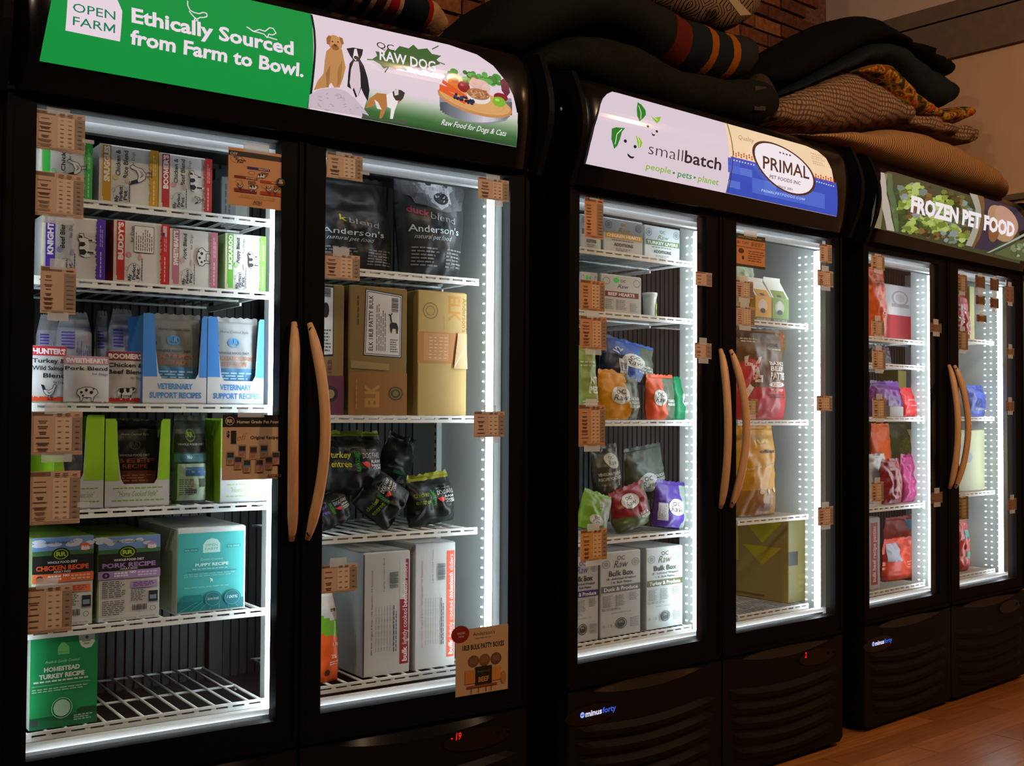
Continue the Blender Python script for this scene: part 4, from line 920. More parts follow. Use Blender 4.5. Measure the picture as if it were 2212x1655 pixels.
def std(A):
    A.rect((.03, .62), (.92, .84), '#101512'); A.ell((.45, .82), (.14, .08), '#56722e', n=18, ring=.2); A.text('RR', (.36, .80), (.54, .80), .06, '#6f8f38', bold=.04)
    A.text('WHOLE FOOD DIET', (.1, .70), (.85, .70), .025, '#8a9488', bold=.02); A.rect((.03, .5), (.92, .6), '#3a6670'); A.text('NO', (.35, .54), (.5, .54), .04, '#aacad0', bold=.03)
    A.rect((.1, .04), (.9, .48), '#93a48c'); A.rect((.3, .33), (.85, .44), '#375c84'); A.greek((.14, .1), (.6, .3), 8, '#4c5648', 5); A.rect((.66, .2), (.86, .3), '#303a2c'); A.barcode((.3, .12), (.6, .18))
pxbag('A', 370, 446, 908, 1090, .125, .06, 'grey green vacuum pack standing loose between the lime trays', '#3c463e', std, z0=zr, seed=15, crease=.008)
a, b, zt = tray('A', 478, 586, 905, .112, zr, .26, 'lime green and white tray mostly hidden by the one dollar off poster', '#8cbb1a', '#bdbfc0', .42, ['"Home Cooked"'], '#9cb87c', cut=(.17, .9, .30, .3), script=True)
pouch('A', (a+b)/2, zr+.004, (b-a)*.82, (zt-zr)*.9, .128, .03, 'dark pack in the tray behind the one dollar off poster', '#2a2d2a', None, seed=9, crease=.004)
# row five
def recipe(c, t, tint):
    def f(A):
        A.rect((0, .80), (1, 1), '#6c8fc4'); R = random.Random(len(t))
        for i in range(9): A.ell((R.random(), .9+R.random()*.08), (R.uniform(.06, .14), .025), '#c3ccd9', n=9)
        A.rect((0, .79), (1, .85), '#3f6a3a'); A.rect((0, .60), (1, .80), '#1f1f21')
        A.text('"Home Cooked Style"', (.22, .93), (.7, .93), .028, '#20242e', shear=.3)
        A.ell((.46, .81), (.15, .075), '#1f2410'); A.ell((.46, .81), (.12, .058), '#8fae26', n=20, ring=.16); A.text('RR', (.38, .79), (.55, .79), .045, '#9cbd2b', bold=.05)
        A.ell((.86, .88), (.085, .045), c); A.rect((.79, .845), (.93, .88), '#d8d8d8'); A.text('BULK', (.80, .872), (.92, .872), .022, '#e8e2e2', bold=.03)
        A.text('WHOLE FOOD DIET', (.24, .71), (.73, .71), .025, '#e0e0de', bold=.03); A.text(t, (.06, .635), (.92, .635), .05, c, bold=.04); A.text('ADULT DOG', (.34, .605), (.62, .605), .02, '#dcdcda', bold=.03)
        A.rect((0, .50), (1, .595), tint); A.ell((.12, .545), (.06, .035), '#3a2440' if c[1] != 'd' else '#4a2a22'); A.text('9', (.10, .53), (.14, .53), .03, tint, bold=.03); A.greek((.25, .52), (.47, .58), 2, '#eeeeee', 3, .7, .05); A.text('NO', (.5, .56), (.6, .56), .022, '#f2f2f2', bold=.05); A.greek((.63, .515), (.95, .58), 2, mixh(tint, '#ffffff', .5), 4, .6, .05)
        A.greek((.06, .28), (.45, .48), 9, '#454545', 6); A.rect((.52, .38), (.95, .46), tint); A.greek((.56, .39), (.9, .45), 3, '#5a3a60', 3); A.greek((.52, .22), (.76, .36), 7, '#454545', 7)
        A.rect((.81, .20), (.96, .33), '#262a30'); A.rect((.83, .23), (.94, .28), '#7c90a8'); A.barcode((.54, .11), (.78, .18)); A.greek((.06, .07), (.45, .25), 8, '#555555', 8); A.ell((.88, .12), (.05, .03), '#6b6b6b', n=12, ring=.2)
        A.text('NET WEIGHT 96 OZ (2.77 kg) - KEEP FROZEN', (.08, .02), (.92, .02), .018, '#5a5a5a')
    return f
z5 = -.503; KW = dict(top='#5f7d1e', side='#9aa97c')
rowbox('A', 0, 4, 70, 202, 1164, .115, .30, 'white chicken recipe box with orange lettering and a lime top', recipe('#dd5a23', 'CHICKEN RECIPE', '#dd6a35'), **KW)
rowbox('A', 0, 4, 213, 346, 1162, .115, .30, 'white pork recipe box with lilac lettering and a lime top', recipe('#a884ba', 'PORK RECIPE', '#a989bf'), **KW)
def teal(A):
    A.rect((.01, .02), (.97, .94), '#3fa5a4'); A.poly([(.37, .70), (.37, .80), (.42, .85), (.5, .87), (.58, .85), (.62, .80), (.62, .70)], '#b7dcd6')
    A.text('OPEN', (.40, .775), (.58, .775), .03, '#5aa7a2'); A.text('FARM', (.40, .73), (.58, .73), .03, '#5aa7a2')
    A.rect((.1, .72), (.3, .76), '#2b7c80'); A.text('REAL FOOD', (.11, .73), (.29, .73), .018, '#8fd0cb', bold=.02); A.rect((.72, .745), (.92, .785), '#2b8a8c'); A.text('FOR DOGS', (.73, .755), (.9, .755), .018, '#8fd0cb', bold=.02)
    A.text('Gently Cooked', (.33, .61), (.66, .61), .025, '#9fd8d2', shear=.3); A.text('PUPPY RECIPE', (.26, .545), (.74, .545), .032, '#d3efea', bold=.03)
    A.greek((.22, .50), (.78, .525), 1, '#93d2cc', 3, words=8); A.line([(.15, .48), (.87, .48)], .0015, '#1f6d78'); A.greek((.1, .42), (.9, .465), 2, '#7cc7c2', 4, words=9)
    A.poly([(.48, .34), (.48, .38), (.47, .4), (.51, .39), (.52, .34), (.51, .36), (.49, .36)], '#bfe5e0'); A.greek((.1, .29), (.9, .31), 1, '#7cc7c2', 5, words=9)
    A.rect((.01, .02), (.97, .14), '#15696f'); A.poly([(.06, .14), (.06, .19), (.1, .21), (.35, .21), (.38, .18), (.38, .14)], '#1b7a80')
    for i in range(7): A.line([(.05+i*.14, .03), (.3+i*.08, .13)], .001, '#4fb0ad')
    for cx, t in ((.52, 'bone broth'), (.80, '100%')): A.ell((cx, .15), (.125, .095), '#17666e', n=22); A.ell((cx, .15), (.11, .083), '#58b3b0', n=22, ring=.04); A.text(t, (cx-.08, .14), (cx+.08, .14), .035, '#c4e7e3', shear=.2)
rowbox('A', 0, 4, 383, 531, 1143, .115, .32, 'white box with a teal front lettered PUPPY RECIPE', teal, front='#c3c9c6', side='#b6bab6', top='#b3b7b2')
def home(A):
    A.rect((0, 0), (1, 1), '#0f8e50'); A.poly([(.4, .80), (.4, .88), (.45, .93), (.5, .93), (.57, .88), (.57, .80)], '#67c06a'); A.text('OPEN FARM', (.41, .82), (.56, .82), .016, '#2e9c50')
    A.poly([(.70, 1), (.95, 1), (.95, .90), (.90, .85), (.82, .84), (.75, .87), (.72, .92)], '#cfdcd2'); A.text('GRAIN', (.76, .915), (.89, .915), .018, '#168050', bold=.03); A.text('FREE', (.78, .885), (.87, .885), .018, '#168050', bold=.03); A.ell((.83, .965), (.03, .02), '#168050', n=8)
    A.text('Fresh & Gently Cooked', (.22, .715), (.73, .715), .028, '#c9e6d4', shear=.3); A.text('HOMESTEAD', (.2, .625), (.73, .625), .045, '#e1efe6', bold=.05); A.text('TURKEY RECIPE', (.13, .55), (.8, .55), .045, '#e1efe6', bold=.05)
    A.greek((.05, .505), (.86, .53), 1, '#c9e6d4', 3, .7, .02, words=9); A.line([(.03, .475), (.88, .475)], .001, '#9fd3b5'); A.greek((.03, .40), (.92, .45), 2, '#a8d8bc', 4, words=9)
    A.rect((0, 0), (1, .13), '#0b5d38'); A.poly([(.7, .13), (.7, .17), (.75, .19), (.95, .19), (1, .17), (1, .13)], '#0a4a30'); A.poly([(0, 0), (1, 0), (1, .1), (.6, .06), (0, .11)], '#0d6e42')
    A.ell((.47, .21), (.155, .115), '#b9dcc6', n=30, ring=.05); A.ell((.47, .21), (.125, .093), '#a9d3ba', n=26); A.rect((.0, .04), (.12, .11), '#3b4742'); A.greek((.65, .05), (.95, .12), 3, '#a8d8bc', 4)
rowbox('A', 0, 5, 66, 211, 1382, .115, .30, 'green box lettered HOMESTEAD TURKEY RECIPE alone on the bottom shelf', home, front='#c3c9c6', side='#c0cabf', top='#b3b7b2')
# ---- right door of the near freezer
def dogface(A):
    for c, p in (('#5a5b5f', [(.1, .98), (.9, .96), (.95, .8), (.88, .62), (.6, .58), (.2, .64), (.08, .8)]), ('#8b8c91', [(.3, .95), (.7, .95), (.75, .8), (.6, .7), (.35, .72), (.25, .85)]), ('#a6a8ad', [(.35, .8), (.5, .85), (.68, .78), (.7, .66), (.55, .6), (.4, .66)]), ('#3f3f43', [(.05, .95), (.25, .97), (.28, .8), (.2, .68), (.06, .72)]), ('#3f3f43', [(.75, .95), (.95, .93), (.96, .75), (.85, .66), (.78, .75)])): A.poly(p, c)
    A.ell((.55, .70), (.11, .055), '#0c0c0d', n=12); A.ell((.4, .83), (.035, .02), '#101010'); A.ell((.64, .83), (.035, .02), '#101010')
def andr(pre, pc, dog=True):
    def f(A):
        if dog: dogface(A)
        A.text(pre, ((.08, .56) if len(pre) > 2 else (.27, .54)), (.36, .52), .06, pc, bold=.02, snap=False); A.text('blend', (.38, .51), (.75, .48), .06, '#8a8c90', snap=False)
        A.text("Anderson's", (.08, .385), (.82, .385), .06, '#b9cfd0', bold=.004); A.text('natural pet food', (.14, .325), (.7, .325), .04, '#a5b4b6', shear=.35)
        A.greek((.1, .08), (.5, .26), 6, '#76787b', 3); A.greek((.62, .08), (.95, .26), 6, '#76787b', 4)
    return f
pxbag('A', 664, 842, 390, 596, .17, .12, 'large black pet food bag at the left of the top shelf with yellow letters', '#252527', andr('k', '#c9c020', False), z0=.393, seed=31, crease=.012, wp=[(0, 1), (.6, 1), (.85, .86), (1, .8)], name='food_bag', cat='bag', group='black bags on the top shelf')
pxbag('A', 848, 1003, 362, 602, .125, .12, 'large black pet food bag with a dog face beside the light strip', '#2a2a2d', andr('duck', '#8d2a48'), z0=.393, seed=22, crease=.009, wp=[(0, .82), (.5, .9), (.8, 1), (1, 1)], name='food_bag', cat='bag', group='black bags on the top shelf')
def lab(an, title):
    def f(A):
        A.poly([(.24, .46), (.90, .45), (.91, .95), (.27, .98)], '#1d2540'); A.poly([(.255, .468), (.885, .458), (.895, .942), (.285, .972)], '#c6c9cb'); A.poly([(.27, .475), (.87, .465), (.88, .935), (.30, .963)], '#1d2540'); A.poly([(.28, .48), (.86, .47), (.87, .93), (.31, .957)], '#ccd0d2')
        A.text(title, (.40, .50), (.40, .93), .07, '#1c1c20', bold=.02, sp=1.05); A.vgreek((.45, .5), (.63, .9), 5, '#6a6a6c', 3, words=7); A.barcode((.72, .81), (.84, .92), vert=True); A.greek((.70, .49), (.84, .60), 6, '#5a5a5c', 4)
        if an == 'elk':
            A.poly([(.70, .66), (.69, .71), (.72, .73), (.81, .725), (.84, .69), (.83, .64), (.81, .64), (.80, .68), (.74, .68), (.72, .64)], '#17181c'); A.line([(.72, .73), (.70, .78), (.67, .79)], .004, '#17181c'); A.line([(.70, .78), (.73, .80)], .003, '#17181c')
        A.rect((0, .0), (1, .33), '#8a5f2e'); A.text('ELK', (.50, .06), (.50, .24), .22, '#a67a44', bold=.05); A.ell((.80, .17), (.13, .055), '#4b4027', n=22); A.ell((.80, .17), (.10, .042), '#857850', n=18, ring=.12); A.ell((.80, .17), (.05, .022), '#75683f', n=10)
        A.vgreek((.1, .05), (.15, .3), 1, '#a67a44', 3); A.vgreek((.12, .7), (.17, .95), 1, '#4c3b1c', 3); A.poly([(.03, .36), (.68, .35), (.68, .40), (.03, .42)], '#8f7c4f')
    return f
def porkb(A):
    A.poly([(-.0, .44), (.62, .45), (.62, .99), (0, .99)], '#1d2540'); A.poly([(0, .455), (.59, .465), (.59, .975), (0, .975)], '#ccd0d2'); pig(A, .33, .80, .13, 1, A.face[2]/A.face[3], '#17181c'); A.ell((.33, .80), (.12, .06), '#17181c', n=12)
    A.barcode((.2, .90), (.5, .97), vert=True); A.greek((.05, .48), (.55, .66), 7, '#5a5a5c', 4); A.rect((.1, .0), (1, .30), '#5e2f42'); A.ell((.52, .16), (.28, .06), '#2c2428', n=20); A.ell((.52, .16), (.15, .035), '#8f7a55', n=12); A.text('36 lb', (.3, .33), (.3, .41), .1, '#6b3048', bold=.02); A.text('18LB', (.55, .32), (.55, .42), .14, '#6b3048', bold=.04)
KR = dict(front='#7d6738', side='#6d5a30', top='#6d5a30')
rowbox('A', 1, 1, 684, 744, 612, .118, .36, 'brown cardboard bulk box at far left with a pig label and plum base', porkb, group='brown bulk patty boxes', **KR)
rowbox('A', 1, 1, 755, 880, 615, .118, .36, 'brown cardboard box with a large ELK 18LB PATTY BULK label', lab('elk', 'ELK 18LB PATTY BULK'), group='brown bulk patty boxes', **KR)
def elk2(A):
    A.text('ELK', (.62, .97), (.62, .76), .23, '#a8772f', bold=.03); A.ell((.25, .84), (.15, .065), '#5c4e2c', n=22, ring=.08); A.ell((.25, .84), (.09, .038), '#5c4e2c', n=16, ring=.1); A.text("Anderson's", (.90, .96), (.90, .68), .09, '#7a5f2e'); A.vgreek((.50, .7), (.55, .85), 1, '#a8772f', 2)
    A.rect((0, .42), (1, .67), '#a5703a'); A.rect((.12, .44), (.62, .66), '#b08052')
    R = random.Random(3)
    for i in range(7):
        for j in range(4): A.rect((.22+j*.1, .46+i*.027), (.26+j*.1+R.random()*.04, .465+i*.027), '#d3b48a')
    A.poly([(.72, .38), (1, .38), (.97, .67), (.80, .67)], '#b79a70'); A.line([(.74, .40), (.98, .58)], .002, '#dccdb4')
rowbox('A', 1, 1, 903, 1009, 626, .118, .36, 'plain tan cardboard box with upside down ELK print and shiny tape', elk2, front='#a58a50', side='#8f7742', top='#8f7742', group='brown bulk patty boxes')
def rb(t1, c1, rot=0):
    def f(A):
        A.text(t1, (.08, .62), (.38, .62), .10, c1, bold=.01); A.text('entree', (.08, .47), (.38, .47), .10, c1, bold=.01); A.text('RAWSOME!', (.50, .40), (.50, .72), .07, '#2f8a34', bold=.03)
        A.greek((.55, .735), (.86, .755), 1, '#8b9292', 3, words=3, ragged=.01); A.text('DOG FARE', (.55, .61), (.90, .61), .085, '#b5bbbb', bold=.0)
        A.poly([(.53, .55), (.57, .54), (.61, .555), (.68, .54), (.69, .51), (.66, .48), (.62, .45), (.61, .46), (.57, .49)], '#c8392e')
        A.text('RAW', (.71, .53), (.92, .53), .045, '#c5caca', bold=.04); A.text('bistro', (.71, .475), (.92, .475), .04, '#c5caca', bold=.03); A.text('.COM', (.72, .425), (.92, .425), .04, '#c5caca', bold=.04)
    return f
BG = 'glossy black raw food bags on one shelf'
bf = dict(name='food_bag', cat='bag', group=BG, crease=.022)
zb_ = -.332
def gcol(u, v): return '#16191a'
pxbag('A', 655, 762, 1048, 1166, .14, .09, 'black bag with a red rooster leaning at the shelf\'s left end', gcol, rb('beef', '#5a4aa0'), z0=zb_, seed=41, tilt=-.35, **bf)
pxbag('A', 872, 980, 1022, 1150, .15, .09, 'black bag with chicken entree lettering at the right end of the pile', lambda u, v: '#1a1e1d' if v < .93 else '#7a7a18', rb('chicken', '#7f8f2a'), z0=zb_, seed=45, tilt=-.12, **bf)
pxbag('A', 742, 896, 1034, 1180, .122, .095, 'crumpled black bag in the middle with upturned green entree lettering', gcol, rb('chicken', '#84a02c'), z0=zb_-.002, seed=46, tilt=-.95, **bf)
pxbag('A', 694, 822, 938, 1074, .15, .10, 'large black bag lettered turkey entree on top of the pile', lambda u, v: '#17191a' if v < .96 else '#6f7a14', rb('turkey', '#b9b62a'), z0=un('A', 750, 1072, .15)[1], seed=44, **bf)
pxbag('A', 806, 900, 936, 1060, .29, .08, 'dim black bag lying back in the shade behind the others', '#0d0f0f', lambda A: (A.rect((.3, .3), (.7, .36), '#225a28'), A.rect((.5, .15), (.7, .28), '#444a4a')), z0=un('A', 850, 1068, .31)[1], seed=47, tilt=.3, **bf)
# bottom shelf of that door
def slider(c, kind):
    def f(A):
        A.rect((.78, .07), (.97, .93), c); A.rect((.78, .6), (.90, .93), '#c8caca' if kind == 'beefbatch' else c)
        A.text('bulk', (.935, .09), (.935, .21), .10, '#ece6e6', bold=.03); A.text('lightly cooked', (.935, .23), (.935, .52), .10, '#ece6e6' if kind != 'x' else c, bold=0); A.text(kind, (.935, .535), (.935, .75), .10, '#ece6e6', bold=.02); A.text('sliders', (.935, .77), (.935, .90), .10, '#ece6e6', bold=0)
        A.text('88% '+('Beef' if kind == 'beefbatch' else 'Chicken')+', Organs & Bone - 10% Vegetables - 2% Supplements', (.19, .17), (.19, .86), .028, '#8a3230' if kind == 'beefbatch' else '#b2673c', bold=.01)
        for i in range(6): A.text('- fully cooked recipe with organic produce', (.27+i*.06, .18), (.27+i*.06, .56), .018, '#3a3a3c'); 
        A.vgreek((.62, .18), (.72, .66), 2, '#4a4a4c', 5, words=12); A.barcode((.55, .70), (.74, .83), '#5a6062', vert=True); A.text('Lightly Cooked '+('Beef' if kind == 'beefbatch' else 'Chicken'), (.44, .68), (.44, .95), .03, '#444444')
    return f
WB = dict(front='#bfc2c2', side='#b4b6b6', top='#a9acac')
b1 = rowbox('A', 1, 3, 786, 886, 1196, .125, .40, 'white bulk carton with a dark red strip lettered beefbatch sliders', slider('#8f2029', 'beefbatch'), group='white bulk slider cartons', **WB)
rowbox('A', 1, 3, 897, 984, 1176, .125, .40, 'white bulk carton with an orange strip lettered chickenbatch sliders', slider('#d8593a', 'chickenbatch'), group='white bulk slider cartons', **WB)
ob = ORG[b1.name]; xx = un('A', 786, 1300, .125)[0]
G().box(xx-.001, xx+.0005, .13, .52, un('A', 786, 1334, .125)[1], un('A', 786, 1330, .125)[1], '#4a4c4c').box(xx-.0012, xx+.0005, .122, .128, -.725, un('A', 786, 1200, .125)[1], '#55524c').build('flap_seam', 'A', ob, b1)
def orb(u, v):
    if v > .74+.05*math.sin(u*5): return '#c9cbc8'
    if v > .50+.12*(1-u) and v <= .80: return '#6fae2a'
    return '#dd5a20'
pxbag('A', 640, 729, 1284, 1484, .118, .07, 'orange bag with a green hill and white top at the bottom left', orb, lambda A: (A.text('re', (.78, .80), (.95, .80), .05, '#26262a', bold=.02), A.text('13g', (.76, .42), (.96, .42), .035, '#f0d9cc', bold=.02), A.text('2%', (.72, .28), (.86, .28), .04, '#f0d9cc', bold=.03), A.ell((.62, .12), (.07, .04), '#3b1d12', n=9), A.greek((.66, .2), (.96, .25), 2, '#f0d9cc')), z0=-.728, seed=51, crease=.008, name='food_bag', cat='bag', wp=[(0, 1), (.5, 1.0), (.8, .9), (1, .72)])
# ------------------------------------------------------------------ middle freezer contents
def ocbox(title, c, left=True):
    def f(A):
        A.text('OC', (.42, .80), (.58, .80), .09, c, bold=.02); A.text('Raw', (.36, .62), (.68, .62), .13, c, bold=.0, shear=.35)
        for cx in (.12, .88): A.ell((cx, .80), (.085, .12), '#7b8487', n=16, ring=.18); A.ell((cx, .80), (.05, .07), '#8b9497', n=12)
        A.rect((.04, .42), (.97, .58), c); A.text(title, (.07, .455), (.93, .455), .09, '#e6e6e2', bold=.03)
        A.greek((.2, .34), (.8, .39), 1, '#5a5a5c', 3, words=7); A.text('ADDITIONS', (.25, .19), (.74, .19), .09, '#3a3b3d', bold=.03); A.greek((.3, .05), (.7, .14), 2, '#7a7a7a', 4)
    return f
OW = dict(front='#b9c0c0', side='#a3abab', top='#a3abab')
rowbox('B', 0, 0, 1255, 1299, 462, .118, .25, 'white additions box at far left of the top shelf behind a tall price card', ocbox('', '#5a6a70'), group='white additions boxes', **OW)
rowbox('B', 0, 0, 1304, 1389, 468, .118, .25, 'white box with a yellow strip lettered CHICKEN HEARTS', ocbox('CHICKEN HEARTS', '#c79a1e'), group='white additions boxes', **OW)
rowbox('B', 0, 0, 1392, 1469, 485, .14, .25, 'white box with a green strip lettered TURKEY LIVERS', ocbox('TURKEY LIVERS', '#50743a'), group='white additions boxes', **OW)
def beefh(A):
    A.ell((.37, .86), (.07, .07), '#2fd06a', n=10); A.text('OC', (.47, .82), (.6, .82), .07, '#2c2d30', bold=.01); A.text('Raw', (.40, .66), (.68, .66), .10, '#2c2d30', bold=0, shear=.35)
    for cx in (.13, .87): A.ell((cx, .82), (.09, .10), '#7b8487', n=16, ring=.18)
    A.rect((.1, .42), (.92, .56), '#6a2a22'); A.text('BEEF HEARTS', (.17, .45), (.82, .45), .08, '#e2dcd8', bold=.03); A.greek((.1, .08), (.3, .36), 6, '#7a7a7a', 4); A.greek((.36, .08), (.64, .36), 7, '#7a7a7a', 5); A.greek((.7, .05), (.9, .3), 6, '#8a8a8a', 6)
rowbox('B', 0, 1, 1254, 1292, 586, .125, .25, 'white hearts box at the left end of the second shelf', beefh, group='white additions boxes', **OW)
rowbox('B', 0, 1, 1298, 1386, 590, .118, .25, 'white box with a brown strip lettered BEEF HEARTS and a green sticker', beefh, group='white additions boxes', **OW)
def tub():
    y = .15; x0, _ = un('B', 1386, 660, y+.04); x1, zt = un('B', 1427, 633, y); cx = (x0+x1)/2; r = (x1-x0)/2; z0 = .336; O = (cx, y+r, z0); n = 24
    g = G(); pr = [(.80, 0), (.9, .75*(zt-z0)), (.93, .86*(zt-z0)), (1.0, .87*(zt-z0)), (1.0, zt-z0), (.9, zt-z0)]
    vs = [(cx+r*p*math.cos(t*2*math.pi/n), y+r+r*p*math.sin(t*2*math.pi/n), z0+h) for p, h in pr for t in range(n)]
    g.add(vs, [(i*n+t, i*n+(t+1) % n, (i+1)*n+(t+1) % n, (i+1)*n+t) for i in range(len(pr)-1) for t in range(n)]+[tuple(range((len(pr)-1)*n, len(pr)*n)), tuple(reversed(range(n)))], 'g#c3caca', True)
    o = tag(g.build('food_tub', 'B', O), 'small round white tub with a yellow and black label beside the hearts box', 'tub')
    A = Art('B', 0, (cx-r, z0, 2*r, zt-z0)); A.poly([(.62, .05), (.98, .05), (.98, .6), (.62, .6)], '#c9cc20'); A.ell((.8, .25), (.14, .12), '#30331a', n=9); A.text('P', (.66, .48), (.84, .48), .22, '#26282a', bold=.03)
    A.build('printed_front', O, o, surf=lambda x, z, off: (cx+(x-cx)*.88, y+r-math.sqrt(max(0, (r*.9)**2-((x-cx)*.88)**2))-.0012-off, z), cuts=([cx+r*i/6 for i in range(-5, 6)], []))
tub()
def oc(c, words, c2='#46503c', vs=None, ls=(.42, .62), sp=.55, logo='#c9cdca', split=True):
    col = lambda u, v: (c if u < sp+.04*math.sin(v*7) else c2)
    def f(A):
        x, y = ls; A.ell((x, y), (.22, .19), logo, n=26); A.text('OC', (x-.10, y+.03), (x+.10, y+.03), .09, '#2a2c2c', bold=.02); A.text('Raw', (x-.17, y-.11), (x+.17, y-.11), .13, '#2a2c2c', bold=.0, shear=.35)
        for i, t in enumerate(words): A.text(t, (.60, .42-i*.085), (.60+min(.35, .06*len(t)), .42-i*.085), .055, '#b9c0b6', bold=.04)
    return col, f
def ocbag(x0, x1, y0, y1, y, th, label, spec, shelf=None, **kw):
    z0 = SHELF['B', 0][shelf] if shelf is not None else None
    kw.setdefault('crease', .010)
    return pxbag('B', x0, x1, y0, y1, y, th, label, spec[0], spec[1], z0=z0, group=kw.pop('group', 'recipe pouches in the middle freezer'), wp=kw.pop('wp', [(0, .9), (.3, 1), (.85, .98), (1, .96)]), tp=[(0, .75), (.2, 1), (.6, .8), (.9, .25), (1, .05)], **kw)
ocbag(1246, 1286, 756, 884, .125, .06, 'pale lime pouch with white lettering at the left of the third shelf', (lambda u, v: '#8fa354', lambda A: (A.text('NT', (.45, .52), (.95, .52), .09, '#dfe6cf', bold=.05), A.text('PES', (.35, .38), (.95, .38), .09, '#dfe6cf', bold=.05), A.greek((.1, .75), (.9, .85), 2, '#c9d6a8', 3), A.greek((.1, .2), (.9, .28), 2, '#d9e0c2', 4))), 2, seed=60)
blue = oc('#1e4d9c', ['LAMB &', 'RECIPE', 'FOR DOGS'], ls=(.5, .52), sp=.68)
ocbag(1296, 1412, 729, 832, .15, .08, 'royal blue and olive pouch lying on top of the yellow and orange ones', (lambda u, v: ('#14284a' if u < .33 and v < .6 else blue[0](u, v)), lambda A: (blue[1](A), A.rect((.22, .12), (.38, .5), '#b9bec0'), A.barcode((.24, .18), (.36, .4), vert=True), A.text('12', (.2, .62), (.3, .78), .12, '#c4ccd8', bold=.03, snap=False))), seed=61, tilt=.16)
ocbag(1290, 1378, 806, 912, .125, .07, 'amber yellow and olive pouch standing below the blue one', oc('#c4860f', ['CHICKEN', '& PRODUCE', 'RECIPE'], ls=(.42, .52), sp=.62), 2, seed=62)
ocbag(1394, 1454, 816, 912, .125, .06, 'orange red and olive pouch in the middle of the third shelf', oc('#c74a22', ['TURKEY &', 'PRODUCE'], ls=(.36, .52), sp=.55), 2, seed=63)
ocbag(1453, 1490, 820, 912, .14, .06, 'emerald green pouch against the light strip', oc('#0d7a4e', [], ls=(.5, .5), sp=1.2), 2, seed=64)
ocbag(1276, 1340, 964, 1072, .17, .06, 'dark grey olive pouch lettered VENISON on top of the pile', (lambda u, v: '#3d3f36', lambda A: (A.ell((.62, .72), (.26, .17), '#a9ada8', n=24), A.text('OC', (.52, .75), (.72, .75), .07, '#2a2c2c'), A.text('Raw', (.45, .63), (.79, .63), .10, '#2a2c2c', shear=.35), A.text('VENISON & PRODUCE', (.08, .42), (.92, .42), .06, '#b0b3ab', bold=.03), A.text('RECIPE FOR DOGS', (.08, .31), (.92, .31), .06, '#b0b3ab', bold=.03), A.text('Pop-Up Pouch', (.1, .2), (.7, .2), .05, '#8a7f5a', shear=.3))), seed=66, tilt=-.10)
ocbag(1346, 1436, 962, 1086, .19, .07, 'dark green pouch leaning back in the middle of the fourth shelf', oc('#39443c', ['DUCK &', 'PRODUCE'], c2='#3c473c', ls=(.42, .35), sp=.5, logo='#a9aea9'), seed=67, tilt=-.12)
ocbag(1314, 1404, 1042, 1164, .13, .07, 'dark red and olive pouch tipped at the front of the fourth shelf', (lambda u, v: '#7c1620' if v > .42-.2*u and u < .9 else '#4b5a34', lambda A: (A.ell((.45, .72), (.24, .18), '#c4c8c4', n=24), A.text('OC', (.36, .75), (.54, .75), .08, '#2a2c2c', bold=.02), A.text('Raw', (.30, .62), (.60, .62), .11, '#2a2c2c', shear=.3), A.text('BEEF &', (.6, .30), (.85, .30), .06, '#b9c0b6', bold=.04), A.text('PRODUCE', (.6, .21), (.9, .21), .06, '#b9c0b6', bold=.04))), 3, seed=68, tilt=-.24)
pu = oc('#3d1f78', [], c2='#7f8b84', ls=(.52, .48), sp=.72)
ocbag(1408, 1483, 1040, 1152, .112, .07, 'violet and silver pouch at the right end of the fourth shelf', (pu[0], lambda A: (pu[1](A), A.rect((.05, .15), (.28, .55), '#b4b8ba'), A.greek((.07, .2), (.26, .5), 9, '#55585a', 4))), 3, seed=69, tilt=.12)
ocbag(1243, 1322, 1056, 1166, .125, .06, 'light green pouch slumped at the left of the fourth shelf', (lambda u, v: '#6f9a28' if u < .6 else '#8a9480', lambda A: (A.ell((.45, .30), (.24, .16), '#c4c8c4', n=24), A.text('OC', (.36, .33), (.54, .33), .07, '#2a2c2c', bold=.02), A.text('Raw', (.30, .22), (.60, .22), .10, '#2a2c2c', shear=.3), A.text('TURKEY', (.62, .62), (.62, .85), .10, '#c9cfc6', bold=.04))), 3, seed=70, tilt=.3)
def bulk(t, c, bc):
    def f(A):
        for cx in (.14, .86): A.ell((cx, .86), (.10, .048), '#7d8688', n=18, ring=.16); A.ell((cx, .86), (.06, .03), '#8d9698', n=12)
        A.text('OC', (.40, .90), (.60, .90), .05, c, bold=.01); A.text('Raw', (.32, .81), (.68, .81), .085, c, shear=.35)
        A.text('Bulk Box', (.2, .715), (.82, .715), .06, '#2f3132', bold=.03); A.text('18 - Individual Wrapped', (.15, .67), (.87, .67), .025, '#3a3c3e', bold=.02); A.text('1 lb. Bulk Patties', (.25, .625), (.77, .625), .025, '#3a3c3e', bold=.02)
        A.rect((.02, .525), (.98, .60), bc); A.text(t, (.08, .54), (.92, .54), .042, '#dcdfdc', bold=.03)
        A.greek((.05, .35), (.3, .49), 8, '#84898b', 4); A.greek((.36, .35), (.62, .49), 8, '#84898b', 5); A.greek((.7, .4), (.95, .5), 5, '#84898b', 6); A.greek((.03, .31), (.5, .34), 2, '#84898b', 7)
        A.text('WWW.OCRAW.COM', (.25, .265), (.75, .265), .017, '#6a6f71', sp=1.2); A.ell((.5, .145), (.14, .065), '#4b5152', n=22, ring=.14); A.ell((.5, .145), (.10, .046), '#3b4142', n=18); A.text('OC', (.44, .15), (.56, .15), .025, '#b9bfbf', bold=.02)
        A.text('18 - 1 lb', (.04, .11), (.28, .11), .04, '#7a8082'); A.greek((.72, .08), (.95, .2), 6, '#8a8f91', 8)
    return f
